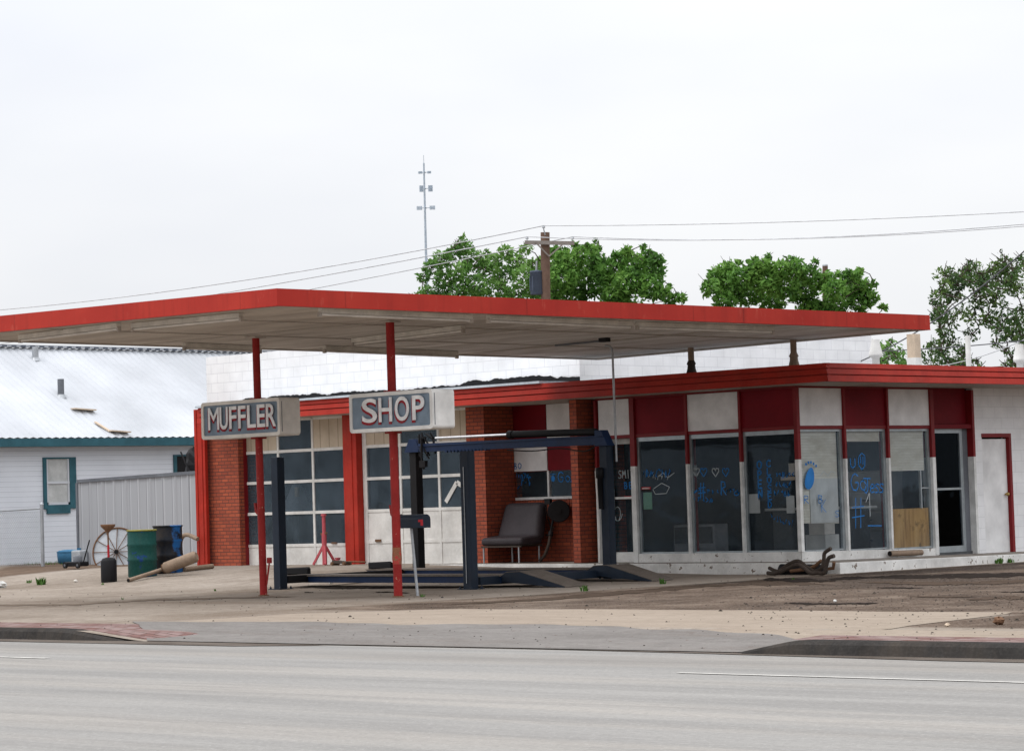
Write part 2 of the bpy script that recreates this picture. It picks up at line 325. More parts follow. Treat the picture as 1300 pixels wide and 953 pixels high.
# tyre-darkened lane crossing the front of the lot
lane = b.ramp(b.math('ABSOLUTE', b.math('SUBTRACT', b.math('ADD', x[1], b.math('MULTIPLY', b.math('SUBTRACT', n_b, .5), .9)), 26.6)), [(0, 1.0), (.55, 0.0)])
c = b.mix(b.math('MULTIPLY', b.math('MULTIPLY', lane, b.math('SUBTRACT', 1.0, mask)), .55), c, (.17, .13, .10))
# soil west of the lot, by the chain-link fence
soil = b.ramp(b.math('SUBTRACT', b.math('ADD', b.math('MULTIPLY', n_b, 1.2), b.math('MULTIPLY', x[0], -1.0)), 48.6), [(0, 0.0), (.6, 1.0)])
soily = b.ramp(b.math('SUBTRACT', b.math('ADD', x[1], b.math('MULTIPLY', x[0], .85)), -7.8), [(0, 0.0), (.6, 1.0)])
c = b.mix(b.math('MULTIPLY', soil, soily), c, b.ramp(n_b, [(.3, (.055, .038, .028)), (.6, (.13, .09, .065)), (.75, (.2, .15, .11))]))
# slab joints
for axis, per, off in ((0, 3.6, .3), (1, 3.05, 1.15)):
    f = b.math('FRACT', b.math('ADD', b.math('MULTIPLY', b.math('ADD', x[axis], b.math('MULTIPLY', n_b, .05)), 1 / per), off))
    j = b.ramp(f, [(0, 1.0), (.012, 0.0)])
    c = b.mix(b.math('MULTIPLY', b.math('MULTIPLY', j, b.math('SUBTRACT', 1.0, mask)), .7), c, (.09, .065, .05))
spk = b.ramp(b.noise(16, 2), [(.70, 0.0), (.74, 1.0)])
c = b.mix(b.math('MULTIPLY', spk, .6), c, (.06, .045, .035))
c = b.mix(b.math('MULTIPLY', b.ramp(b.noise(7, 6, .75, stretch=(.6, 1.6, 1)), [(.42, 0.0), (.62, 1.0)]), .42), c, (.115, .085, .065))
c = b.mix(b.math('MULTIPLY', b.ramp(b.noise(22, 5, .8), [(.5, 0.0), (.66, 1.0)]), .38), c, (.42, .37, .32))
b.bump(b.math('ADD', n_b, b.math('MULTIPLY', n_c, .4)), .35, .02)
M['ground'] = b.done(c, 1.0, 0, 0.0)
def slab(name, cols, dark, amt, sx=(.4, 1.5, 1), pscale=1.5):
    b = NB(name); n1 = b.noise(pscale, 7, .6, stretch=sx); n2 = b.noise(45, 3); n3 = b.noise(13, 2)
    c = b.ramp(n1, [(.3, cols[0]), (.7, cols[1])]); c = b.mix(b.math('MULTIPLY', b.ramp(b.noise(.9, 7, .7, stretch=sx), [(.52, 0.0), (.7, 1.0)]), amt), c, dark)
    c = b.mix(b.math('MULTIPLY', b.ramp(b.noise(6, 6, .75, stretch=(.6, 1.5, 1)), [(.45, 0.0), (.62, 1.0)]), .35), c, tuple(v * .62 for v in cols[0])); c = b.mix(b.math('MULTIPLY', b.ramp(b.noise(25, 4, .8), [(.5, 0.0), (.65, 1.0)]), .3), c, tuple(min(1, v * 1.3) for v in cols[1])); c = b.mix(b.math('MULTIPLY', n2, .3), c, tuple(v * .7 for v in cols[0])); c = b.mix(b.math('MULTIPLY', b.ramp(n3, [(.69, 0.0), (.73, 1.0)]), .7), c, (.10, .06, .045))
    b.bump(n2, .3, .01); return b.done(c, 1.0, 0, 0.0)
M['tan'] = slab('tan_concrete', ((.28, .232, .186), (.345, .29, .238)), (.22, .172, .135), .5)
M['apron'] = slab('grey_asphalt', ((.175, .162, .152), (.235, .22, .207)), (.14, .112, .095), .6)
M['gutter'] = slab('gutter_dirt', ((.10, .084, .072), (.18, .155, .135)), (.04, .033, .028), .7)
M['oil'] = slab('oil_soaked_dirt', ((.020, .017, .016), (.05, .040, .034)), (.010, .009, .009), .5, (1, 1, 1))
M['damp'] = slab('damp_dirt', ((.065, .048, .037), (.11, .082, .064)), (.035, .027, .022), .6, (1, 1, 1))
M['damp2'] = slab('dusty_track', ((.17, .135, .108), (.23, .188, .152)), (.11, .085, .066), .6, (1, 1, 1))
b = NB('road_surface'); n1 = b.noise(.8, 7, .6, stretch=(.12, 1.6, 1)); n2 = b.noise(60, 3); x = b.sepxyz()
c = b.ramp(n1, [(.3, (.24, .233, .222)), (.7, (.30, .29, .275))])
n4 = b.noise(.5, 3, .5, stretch=(.1, 2.2, 1)); c = b.mix(b.math('MULTIPLY', b.ramp(n4, [(.45, 0.0), (.62, 1.0)]), .5), c, (.34, .315, .285))
c = b.mix(b.math('MULTIPLY', b.ramp(b.noise(1.4, 6, .7, stretch=(.15, 2.5, 1)), [(.45, 0.0), (.62, 1.0)]), .4), c, (.19, .183, .175)); c = b.mix(b.math('MULTIPLY', b.ramp(b.noise(18, 5, .8), [(.48, 0.0), (.66, 1.0)]), .4), c, (.17, .165, .16)); c = b.mix(b.math('MULTIPLY', b.ramp(b.noise(30, 3, .8), [(.55, 0.0), (.66, 1.0)]), .35), c, (.42, .41, .39)); b.bump(n2, .3, .008)
tr_ = b.ramp(b.math('ABSOLUTE', b.math('SUBTRACT', b.math('ADD', x[1], b.math('MULTIPLY', b.noise(.4, 4), .6)), 19.2)), [(0, 1.0), (.8, 0.0)]); c = b.mix(b.math('MULTIPLY', tr_, .35), c, (.17, .155, .14))
M['road'] = b.done(c, 1.0, 0, 0.0)
b = NB('brick_paving'); t = b.n('ShaderNodeTexBrick'); b.l(b.pos, t.inputs[0]); t.inputs['Scale'].default_value = 1
t.inputs['Brick Width'].default_value = .22; t.inputs['Row Height'].default_value = .11; t.inputs['Mortar Size'].default_value = .008
t.inputs['Color1'].default_value = (.16, .085, .075, 1); t.inputs['Color2'].default_value = (.26, .19, .18, 1); t.inputs['Mortar'].default_value = (.07, .05, .045, 1)
c = b.mix(b.ramp(b.noise(2.5, 5), [(.45, 0.0), (.7, .5)]), t.outputs[0], (.30, .25, .23)); b.bump(t.outputs['Fac'], -.4, .01)
M['pavers'] = b.done(c, 1.0, 0, 0.0)

# ------------------------------------------------------------------ mesh helpers
class MB:
    def __init__(s): s.v = []; s.f = []; s.smooth = set(); s.m = []; s.cur = 0
    def add(s, vs, fs, smooth=False):
        o = len(s.v); s.v += [Vector(v) for v in vs]
        for f in fs:
            if smooth: s.smooth.add(len(s.f))
            s.f.append([i + o for i in f]); s.m.append(s.cur)
        return s
    def mat(s, i): s.cur = i; return s
    def box(s, x0, x1, y0, y1, z0, z1):
        if x0 > x1: x0, x1 = x1, x0
        if y0 > y1: y0, y1 = y1, y0
        if z0 > z1: z0, z1 = z1, z0
        return s.add([(x0, y0, z0), (x1, y0, z0), (x1, y1, z0), (x0, y1, z0), (x0, y0, z1), (x1, y0, z1), (x1, y1, z1), (x0, y1, z1)],
                     [(0, 3, 2, 1), (4, 5, 6, 7), (0, 1, 5, 4), (1, 2, 6, 5), (2, 3, 7, 6), (3, 0, 4, 7)])
    def hexa(s, b4, t4): return s.add(list(b4) + list(t4), [(0, 3, 2, 1), (4, 5, 6, 7), (0, 1, 5, 4), (1, 2, 6, 5), (2, 3, 7, 6), (3, 0, 4, 7)])
    def beam(s, a, b, wd, ht):          # rectangular bar from a to b
        a, b = Vector(a), Vector(b); d = (b - a).normalized(); up = Vector((0, 0, 1)) if abs(d.z) < .95 else Vector((0, 1, 0))
        r = d.cross(up).normalized(); u = r.cross(d); r *= wd / 2; u *= ht / 2
        return s.hexa([a - r - u, a + r - u, b + r - u, b - r - u], [a - r + u, a + r + u, b + r + u, b - r + u])
    def tube(s, pts, r, n=10, cap=True):
        pts = [Vector(p) for p in pts]; rr = r if isinstance(r, (list, tuple)) else [r] * len(pts)
        o = len(s.v); prev = None; vs = []
        for i, p in enumerate(pts):
            d = (pts[min(i + 1, len(pts) - 1)] - pts[max(i - 1, 0)]).normalized()
            if prev is None: u = d.cross(Vector((0, 0, 1)) if abs(d.z) < .9 else Vector((1, 0, 0))).normalized()
            else: u = (prev - d * prev.dot(d)).normalized()
            prev = u; v = d.cross(u)
            vs += [p + (u * math.cos(2 * math.pi * k / n) + v * math.sin(2 * math.pi * k / n)) * rr[i] for k in range(n)]
        fs = [(i * n + k, i * n + (k + 1) % n, (i + 1) * n + (k + 1) % n, (i + 1) * n + k) for i in range(len(pts) - 1) for k in range(n)]
        s.add(vs, fs, True)
        if cap: s.add(vs[:n], [tuple(range(n))[::-1]]); s.add(vs[-n:], [tuple(range(n))])
        return s
    def lathe(s, c, prof, n=28, axis='z'):   # prof: (r, h)
        vs = []
        for r, h in prof:
            for k in range(n):
                a = 2 * math.pi * k / n
                q = {'z': (r * math.cos(a), r * math.sin(a), h), 'y': (r * math.cos(a), h, r * math.sin(a)), 'x': (h, r * math.cos(a), r * math.sin(a))}[axis]
                vs.append(Vector(c) + Vector(q))
        fs = [(i * n + k, i * n + (k + 1) % n, (i + 1) * n + (k + 1) % n, (i + 1) * n + k) for i in range(len(prof) - 1) for k in range(n)]
        s.add(vs, fs, True); s.add(vs[:n], [tuple(range(n))[::-1]]); s.add(vs[-n:], [tuple(range(n))]); return s
    def xf(s, mtx):
        s.v = [mtx @ v for v in s.v]; return s
    def build(s, name, mat, parent=None, bevel=0.0, sub=None, seg=2):
        c = sum(s.v, Vector()) / max(1, len(s.v))
        if name in ('ground',): c = Vector()
        me = D.meshes.new(name); me.from_pydata([v - c for v in s.v], [], s.f)
        mats = mat if isinstance(mat, (list, tuple)) else [mat]
        for k in mats: me.materials.append(k)
        for i, p in enumerate(me.polygons):
            p.material_index = s.m[i]; p.use_smooth = i in s.smooth
        me.validate(); me.update()
        o = D.objects.new(name, me); COL.objects.link(o)
        wp = WPOS.get(parent.name, Vector()) if parent else Vector()
        o.location = c - wp; WPOS[o.name] = c.copy()
        if parent: o.parent = parent
        if bevel:
            md = o.modifiers.new('bevel', 'BEVEL'); md.width = bevel; md.segments = seg; md.limit_method = 'ANGLE'; md.angle_limit = R(40)
        return o
def smooth(pts, n=5):
    pts = [Vector(p) for p in pts]
    if len(pts) < 3: return pts
    out = []
    for i in range(len(pts) - 1):
        p0, p1, p2, p3 = pts[max(i - 1, 0)], pts[i], pts[i + 1], pts[min(i + 2, len(pts) - 1)]
        for k in range(n):
            t = k / n; out.append(.5 * ((2 * p1) + (p2 - p0) * t + (2 * p0 - 5 * p1 + 4 * p2 - p3) * t * t + (3 * p1 - p0 - 3 * p2 + p3) * t ** 3))
    return out + [pts[-1]]
WPOS = {}
U = Vector((0, 0, 1))
def tag(o, label, cat, group=None):
    o['label'] = label; o['category'] = cat
    if group: o['group'] = group
    return o
def thing(name, label, cat, loc, group=None):
    o = D.objects.new(name, None); o.empty_display_size = .3; COL.objects.link(o); o.location = loc; WPOS[o.name] = Vector(loc)
    return tag(o, label, cat, group)
def struct(o): o['kind'] = 'structure'; return o
def copy_tree(o, off, parent=None):
    c = o.copy(); COL.objects.link(c)
    if parent: c.parent = parent
    else: c.location = o.location + Vector(off)
    for ch in o.children: copy_tree(ch, off, c)
    return c

# ------------------------------------------------------------------ ground and road
def frange(a, b, s):
    r = []; v = a
    while v < b - 1e-6: r.append(v); v += s
    return r + [b]
xs = [-900, -400, -200, -120, -90] + frange(-75, -28, 1.0) + frange(-27.5, -15.5, .25) + frange(-15, 0, 1) + [10, 40, 120, 400, 900]
ys = [20.08] + frange(20.15, 22.1, .175) + frange(22.5, 48, .5) + [52, 60, 80, 120, 200, 400, 1200]
m = MB(); m.add([(x, y, gz(x, y)) for y in ys for x in xs], [(j * len(xs) + i, j * len(xs) + i + 1, (j + 1) * len(xs) + i + 1, (j + 1) * len(xs) + i) for j in range(len(ys) - 1) for i in range(len(xs) - 1)], True)
struct(m.build('ground', M['ground']))
m = MB(); m.add([(-900, 3.5, -.122), (900, 3.5, -.122), (900, 20.4, -.122), (-900, 20.4, -.122)], [(0, 1, 2, 3)]); struct(m.build('road', M['road']))
m = MB(); m.add([(-900, -900, -.02), (900, -900, -.02), (900, 3.5, -.02), (-900, 3.5, -.02), (-900, 3.5, -.3), (900, 3.5, -.3)], [(0, 1, 2, 3), (4, 5, 2, 3)]); struct(m.build('pavement', M['tan']))
# gutter strips
def sheet(name, poly, z, mat, h=None, n=1):
    m = MB(); vs = [(p[0], p[1], (gz(p[0], p[1]) if h else 0) + z) for p in poly]; m.add(vs, [tuple(range(len(vs)))]); return struct(m.build(name, mat))
sheet('gutter', [(-120, 19.45), (-23.4, 19.62), (-22.2, 20.04), (-24.5, 20.08), (-120, 20.08)], -.116, M['gutter'])
sheet('gutter', [(-19, 20.08), (-17, 19.95), (-14, 19.65), (20, 19.35), (20, 20.08)], -.116, M['gutter'])
# painted lines
sheet('road_marking', [(-60, 17.30), (-23.75, 17.35), (-23.75, 17.44), (-60, 17.40)], -.116, M['roadline'])
sheet('road_marking', [(-15.3, 17.66), (10, 17.3), (10, 17.38), (-15.3, 17.73)], -.116, M['roadline'])
# kerbs with sloped ends
def kerb(pts):   # pts: (x, height)
    m = MB(); sec = []
    for x, h in pts:
        zt = -.122 + h
        sec.append([(x, 19.985, -.13), (x, 20.02, zt - .03), (x, 20.06, zt), (x, 20.22, zt + .006), (x, 20.22, -.2), (x, 19.985, -.2)])
    for i in range(len(sec) - 1):
        m.add(sec[i] + sec[i + 1], [(k, k + 1, k + 7, k + 6) for k in range(5)])
    m.add(sec[0], [tuple(range(6))[::-1]]); m.add(sec[-1], [tuple(range(6))])
    struct(m.build('kerb', M['kerb']))
kerb([(-120, .128), (-60, .128), (-27.2, .128), (-26.9, .118), (-25.9, .012)])
kerb([(-16.6, .012), (-16.0, .118), (-15.8, .128), (0, .128), (40, .128)])
# brick walks behind the kerb, one ramping down at its end
m = MB(); m.add([(-120, 20.22, .005), (-27.0, 20.22, .005), (-27.0, 21.3, .005), (-120, 21.05, .005), (-25.6, 20.2, gz(-25.6, 20.2) + .006), (-25.3, 20.75, gz(-25.3, 20.75) + .006)], [(0, 1, 2, 3), (1, 4, 5, 2)])
struct(m.build('brick_walk', M['pavers']))
m = MB(); m.add([(-16.1, 20.22, .005), (40, 20.22, .005), (40, 21.15, .005), (-16.3, 20.95, .005)], [(0, 1, 2, 3)]); struct(m.build('brick_walk', M['pavers']))
# grey driveway apron, following the dip
def drape(name, poly_rows, z, mat):
    m = MB(); nx = len(poly_rows[0]); vs = []
    for row in poly_rows: vs += [(x, y, gz(x, y) + z) for x, y in row]
    m.add(vs, [(j * nx + i, j * nx + i + 1, (j + 1) * nx + i + 1, (j + 1) * nx + i) for j in range(len(poly_rows) - 1) for i in range(nx - 1)], True)
    return struct(m.build(name, mat))
rows = []
for j in range(17):
    t = j / 16; row = []
    for i in range(61):
        s_ = i / 60; x0 = -25.5 + (-27.9 + 25.5) * t; x1 = -16.5 + (-16.2 + 16.5) * t; x = x0 + (x1 - x0) * s_
        yb = 21.95 + .12 * math.sin(x * 1.7) + .06 * math.sin(x * 5) - .9 * sstep((x + 20) / 4)
        if x < -25.6: yb = min(yb, 21.95 - .2 * sstep((-25.6 - x) / 2))
        row.append((x, 20.09 + (yb - 20.09) * t))
    rows.append(row)
drape('driveway', rows, .009, M['apron'])
rows = []
for j in range(9):
    t = j / 8; row = []
    for i in range(61):
        s_ = i / 60; x = -27.2 + (-16.3 + 27.2) * s_
        y0 = 21.85 + .12 * math.sin(x * 1.7) + .06 * math.sin(x * 5) - .9 * sstep((x + 20) / 4)
        y1 = 25.35 - .03 * abs(x + 22) + .05 * math.sin(x * 2.1) - 3.1 * sstep((x + 17.0) / .7)
        if x < -25.5: y1 = 25.35 - .9 * (-25.5 - x)
        row.append((x, y0 + (max(y1, y0 + .05) - y0) * t))
    rows.append(row)
drape('concrete_strip', rows, .0045, M['tan'])
sheet('concrete_strip', [(-16.35, 20.96), (30, 21.16), (30, 22.2), (-16.35, 21.9)], .0045, M['tan'])

# ------------------------------------------------------------------ the shop building
YF = 37.5; XS = -29.54
def fx(x, y=630): return aY(x, y, YF).x
bld = thing('muffler_shop', 'abandoned white block and brick shop with red and white checkered panels over its windows', 'building', (-37.5, 41, 0.1))
FZ = 3.215; FT = 3.525
XB0, XB1, XO = -45.85, -34.95, -28.26
# step / floor slab
m = MB(); m.hexa([(-38.2, 36.98, -.1), (-28.33, 36.98, -.1), (-28.33, 48.9, -.1), (-38.2, 48.9, -.1)], [(-38.2, 36.98, .225), (-28.33, 36.98, .185), (-28.33, 48.9, .09), (-38.2, 48.9, .15)])
step = m.build('step', M['chippy_white'], bld, .01)
m = MB(); m.hexa([(-38.19, 36.99, .226), (-28.34, 36.99, .186), (-28.34, 48.9, .091), (-38.19, 48.9, .151)], [(-38.19, 36.99, .230), (-28.34, 36.99, .190), (-28.34, 48.9, .095), (-38.19, 48.9, .155)])
m.build('step_surface', M['step_top'], step)
# floor inside
m = MB(); m.box(XB0 + .1, XS - .1, 37.8, 47.5, .02, .2); m.build('floor', M['int_grey'], bld)
# tall white block over the garage and office back wall
m = MB()
m.box(XB0, XB1, 37.9, 38.2, FZ + .05, 4.62)      # front, above the lower roof
TZ = 4.62
m.box(XB1 - .25, XB1, 38.2, 46.8, .1, TZ); m.box(XB0, XB1, 46.8, 47.0, 0, TZ); m.box(XB0, XB0 + .25, 38.2, 46.8, 0, TZ)
m.hexa([(XB0, 37.9, TZ), (XB1, 37.9, TZ), (XB1, 47.0, TZ), (XB0, 47.0, TZ)], [(XB0, 37.9, TZ + .05), (XB1, 37.9, TZ + .05), (XB1, 47.0, TZ + .05), (XB0, 47.0, TZ + .05)])
m.build('block_wall', M['cmu_black'], bld)
# tar line and metal flashing where the low roof meets the block
m = MB(); random.seed(3); N_ = 260; tops = []; hcur = .06
for i in range(N_ + 1):
    x = XB0 + (XB1 - XB0) * i / N_; hcur = max(.015, min(.12, hcur + random.uniform(-.022, .022))); k = sstep((x + 43) / 5) * .05
    tops.append((x, 37.878, 3.608 + hcur * .8 + k + .03 * (1 if x < -41.5 else 0)))
vs = [(x, y, 3.5) for x, y, z in tops] + tops
m.add(vs, [(i, i + 1, i + 2 + N_, i + 1 + N_) for i in range(N_)]); m.add([(v[0], v[1] + .02, v[2]) for v in vs], [(i, i + 1 + N_, i + 2 + N_, i + 1) for i in range(N_)])
m.add([tops[i] for i in range(N_ + 1)] + [(t[0], t[1] + .02, t[2]) for t in tops], [(i, i + 1, i + N_ + 2, i + N_ + 1) for i in range(N_)])
m.build('tar_flashing', M['tar'], bld)
XF0 = aY(249.3, 520, 36.7).x
m = MB(); m.box(XF0 - .02, XB1 + .1, 36.68, 37.86, FT + .002, FT + .045); m.build('drip_edge', M['flash'], bld)
# low flat roof over office
m = MB(); m.box(XB1, XO - .1, 36.83, 48.9, FT - .12, FT - .02); m.box(XF0, XB1, 36.83, 37.85, FT - .12, FT - .02); m.build('low_roof', M['weathered_tar'], bld)
# fascia: three lapped ribs
def fascia_front(x0, x1):
    m = MB(); hts = [(FT, FT - .082), (FT - .104, FT - .186), (FT - .208, FZ)]
    for i, (a, c) in enumerate(hts):
        o = .012 * (2 - i)
        m.hexa([(x0, 36.70 + .0 + o, c), (x1, 36.70 + o, c), (x1, 36.82, c), (x0, 36.82, c)], [(x0, 36.715 + o, a), (x1, 36.715 + o, a), (x1, 36.82, a), (x0, 36.82, a)])
    m.box(x0 + .001, x1 - .001, 36.775, 36.82, FZ + .01, FT - .01)
    return m
XF0 = aY(249.3, 520, 36.7).x
fascia_front(XF0, XO).build('fascia', M['fascia_red'], bld)
m = MB(); hts = [(FT, FT - .082), (FT - .104, FT - .186), (FT - .208, FZ)]
for i, (a, c) in enumerate(hts):
    o = .012 * (2 - i)
    m.hexa([(XO + .03 - o, 36.72, c), (XO + .03 - o, 48.9, c), (XO - .09, 48.9, c), (XO - .09, 36.72, c)], [(XO + .015 - o, 36.72, a), (XO + .015 - o, 48.9, a), (XO - .09, 48.9, a), (XO - .09, 36.72, a)])
m.box(XO - .09, XO - .03, 36.83, 48.9, FZ + .01, FT - .01); m.build('fascia', M['fascia_red'], bld)
# soffits of the overhang
m = MB(); m.box(XF0, XO - .1, 36.82, 38.34, FZ - .0, FZ + .03); m.box(XS - .35, XO - .1, 38.34, 48.9, FZ, FZ + .03); m.build('soffit', M['soffit'], bld)
# left ribbed red pilaster
m = MB(); xa = aY(250, 640, 37.15).x; xb = aY(263, 640, 37.15).x
for i in range(4):
    t0 = xa + (xb - xa) * i / 4; m.box(t0, t0 + (xb - xa) / 4 - .012, 37.12 + (.01 if i % 2 else 0), 37.20, .17, FT)
m.box(xa + .005, xb - .02, 37.16, 37.21, .17, FT - .005); m.build('pilaster', M['fascia_red'], bld)
# brick walls
m = MB(); m.box(xa + .02, aY(303.5, 630, 37.3).x, 37.3, 37.75, .1, FZ); m.build('brick_wall', M['brick'], bld)
m = MB(); m.box(fx(594), fx(617), YF, 38.3, .1, FZ); m.build('brick_wall', M['brick'], bld)
AY = 38.3
m = MB(); axl, axr = fx(617) - .003, fx(744)
m.box(axl, axr, AY, AY + .2, .1, 1.40); m.build('brick_wall', M['brick'], bld)
# soldier course under the window
m = MB()
xx = axl + .02
while xx < axr - .3: m.box(xx, xx + .055, AY - .012, AY + .02, 1.24, 1.40); xx += .068
m.build('brick_sill', M['brick'], bld)
m = MB(); m.box(aY(725, 600, 37.22).x, aY(733, 600, 37.22).x + .02, 37.22, 38.3, .1, FZ); m.box(aY(733, 600, 37.22).x + .02, fx(748), 37.75, 38.5, .1, FZ); m.build('brick_wall', M['brick'], bld)
# garage bays
def prect(m, xa, ya, xb, yb, Y0, Y1, X=None):
    a, c = aY(xa, ya, YF), aY(xb, yb, YF); m.box(a.x, c.x, Y0, Y1, a.z, c.z)
def garage(xcols, rows, fills, label, zb):
    """xcols: X of stiles, rows: z from top down, fills[row][col] = g glass, w white panel, b beige board"""
    gx0, gx1 = xcols[0], xcols[-1]
    m = MB(); wd = .05
    m.box(gx0 - .03, gx1 + .03, YF + .08, YF + .10, rows[-1], rows[-1] + .03)
    for i, X in enumerate(xcols):
        ww = .055 if i in (0, len(xcols) - 1) else .028
        m.box(X - ww, X + ww, YF + .02, YF + .07, rows[-1], rows[0])
    for j, z in enumerate(rows):
        for i in range(len(xcols) - 1):
            m.box(xcols[i] + .03, xcols[i + 1] - .03, YF + .022, YF + .068, z - .03, z + .03)
    door = m.build('garage_door', M['door_white'], bld); door['label'] = label
    for j in range(len(rows) - 1):
        for i in range(len(xcols) - 1):
            k = fills[j][i]; m = MB()
            x0, x1, z1, z0 = xcols[i] + .02, xcols[i + 1] - .02, rows[j] - .02, rows[j + 1] + .02
            if k == 'g': m.add([(x0, YF + .045, z0), (x1, YF + .045, z0), (x1, YF + .045, z1), (x0, YF + .045, z1)], [(0, 1, 2, 3)]); m.build('pane', M['gglass'], door)
            elif k == 'w':
                m.box(x0, x1, YF + .036, YF + .05, z0, z1); m.build('panel', M['door_white'], door)
            elif k == 'b': m.box(x0, x1, YF + .036, YF + .05, z0, z1); m.build('panel', M['beige_boards'], door)
            elif k == 'h':
                xm = x0 + (x1 - x0) * .62; m.box(x0, xm, YF + .036, YF + .05, z0, z1); m.build('panel', M['beige_boards'], door)
                m = MB(); m.add([(xm, YF + .045, z0), (x1, YF + .045, z0), (x1, YF + .045, z1), (xm, YF + .045, z1)], [(0, 1, 2, 3)]); m.build('pane', M['gglass'], door)
    return door
r1 = [3.2] + [aY(400, y, YF).z for y in (570.5, 610, 650, 691.5)] + [.20]
c1 = [fx(309.5), fx(353), fx(397), fx(441)]
gd1 = garage(c1, r1, ['bgb', 'ggg', 'ggg', 'ggg', 'www'], 'garage door with three rows of glass panes', .2)
r2 = [3.2] + [aY(480, y, YF).z for y in (566, 607, 648, 687.5)] + [.20]
c2 = [fx(463), fx(508), fx(557), fx(600)]
gd2 = garage(c2, r2, ['bgb', 'ggg', 'ggg', 'www', 'www'], 'garage door with two rows of panes above white panels', .2)
for X in (c1[2] + .6, c2[0] + .35):
    m = MB(); m.box(X - .08, X + .08, YF - .005, YF + .02, r1[4] + .02 if X < -41 else r2[4] - .0, (r1[4] if X < -41 else r2[4]) + .05); m.build('handle', M['rust'], gd1 if X < -41 else gd2)
m = MB(); a = aY(377, 612, 38.3); c = aY(377, 650, 38.3); m.lathe((a.x, 38.3, 0), [(.36, c.z), (.27, c.z + .2), (.10, a.z - .05), (.03, a.z)], 16); m.build('hanging_sheet', M['int_pale'], bld)
m = MB(); a = aY(377, 618, 38.0); m.tube([a, a - U * .2], .05, 10); m.build('work_lamp', M['board'], bld)
m = MB(); a = aY(318, 668, 38.2); m.tube([a, a + Vector((.12, 0, -.3))], [.04, .10], 12); m.build('jug', M['int_pale'], bld)
m = MB(); a = aY(376, 655, 38.4); m.tube([a, a - U * .7], .05, 10); m.build('inner_pipe', M['int_grey'], bld)
# broken taped corner of a pane
p0 = aY(566, 637, YF + .03); p1 = aY(580, 612, YF + .03); p2 = aY(592, 620, YF + .03); p3 = aY(592, 640, YF + .03)
m = MB()
for a, c in ((p0, p1), (p1, p2), (p2 + Vector((-.02, 0, -.02)), p3 + Vector((-.03, 0, 0)))):
    m.beam(a + Vector((0, .0, 0)), c, .01, .09)
m.build('white_patch', M['door_white'], gd2)
# red posts between and beside the doors
m = MB(); xa2, xb2 = fx(443.2), fx(460.2)
m.box(xa2, xb2, 37.36, 37.6, .16, FZ); m.box(xa2 + .1, xb2 - .12, 37.345, 37.362, .16, FZ); m.build('door_post', M['fascia_red'], bld, .006)
m = MB(); m.box(aY(303.5, 630, 37.3).x + .003, fx(308.5), 37.44, 37.6, .16, FZ); m.build('door_post', M['trim_red'], bld)
# alcove window wall (behind the seat)
wx = [fx(617) - .3, aY(643, 600, AY).x, aY(694.5, 600, AY).x, aY(727, 600, AY).x + .12]
wx[0] = axl
z_s, z_g, z_r = 1.42, 1.945, 2.42
m = MB(); m.box(wx[1] - .03, wx[3], AY + .02, AY + .1, 1.40, 1.45)
for X in (wx[1] - .015, wx[2]): m.box(X - .022, X + .022, AY + .021, AY + .099, 1.45, z_g)
win = m.build('window', M['white_trim'], bld); win['label'] = 'low window under red and white panels behind the bench seat'
m = MB(); m.add([(wx[1], AY + .06, 1.45), (wx[3], AY + .06, 1.45), (wx[3], AY + .06, z_g), (wx[1], AY + .06, z_g)], [(0, 1, 2, 3)]); m.build('pane', M['glass'], win)
for (a, c, z0, z1, mt) in ((wx[1], wx[2], z_g, z_r, 'white_panel'), (wx[2], wx[3], z_g, z_r, 'panel_red'), (wx[1] - .3, wx[2], z_r, FZ, 'panel_red'), (wx[2], wx[3], z_r, FZ, 'white_panel')):
    m = MB(); m.box(a + .01, c - .01, AY + .02, AY + .07, z0 + .006, z1 - .004); m.build('panel', M[mt], bld)
m = MB(); m.box(wx[1] - .03, wx[3], AY + .072, AY + .13, z_g - .01, FZ); m.build('backing', M['trim_red'], bld)
m = MB(); m.box(axl, wx[1] - .03, AY + .03, AY + .2, 1.4, FZ); m.build('brick_wall', M['brick'], bld)

# ---- glazed office front, facing the road
ZR0, ZR1 = 2.465, 2.525     # red rail
SB0, SB1 = .19, .36
fm = [758.5, 805, 873.5, 942, 1012]
FX = [aY(v, 600, YF).x for v in fm]; FX[-1] = XS
m = MB(); m.box(FX[1], XS, YF - .02, YF + .14, SB0, SB1); m.build('window_curb', M['chippy_white'], bld, .008)
m = MB(); m.box(FX[0] - .25, FX[1], YF + .22, YF + .34, SB0, SB1 - .02); m.build('window_curb', M['white_trim'], bld, .006)
m = MB(); m.box(FX[0], XS, YF, YF + .12, ZR0, ZR1); m.box(XS - .12, XS + .0, YF + .12, 41.5, ZR0, ZR1)
m.box(FX[0], XS + .004, YF - .004, YF + .12, FZ - .035, FZ - .001); m.build('rail', M['trim_red'], bld)
def mull(x0, x1, y0, y1, zs=1.945, z0=SB1, zt=FZ - .036):
    m = MB(); m.box(x0, x1, y0, y1, zs, zt); a = m.build('mullion', M['trim_red'], bld)
    m = MB(); m.box(x0, x1, y0, y1, z0, zs - .001); m.build('mullion_base', M['white_trim'], a); return a
for i, X in enumerate(FX[:-1]):
    wdt = .055 if i == 1 else .024
    mull(X - wdt, X + wdt, YF - .03, YF + .13, z0=SB1 if i > 1 else SB0)
mull(XS - .05, XS + .03, YF - .03, YF + .05)     # corner
cols_ = ['white_panel', 'panel_red', 'white_panel', 'panel_red']
for i in range(4):
    m = MB(); m.box(FX[i] + .058 if i in (0, 1) else FX[i] + .026, FX[i + 1] - (.058 if i == 0 else .026 if i < 3 else .052), YF + .012, YF + .06, ZR1 + .002, FZ - .037)
    m.build('panel', M[cols_[i]], bld)
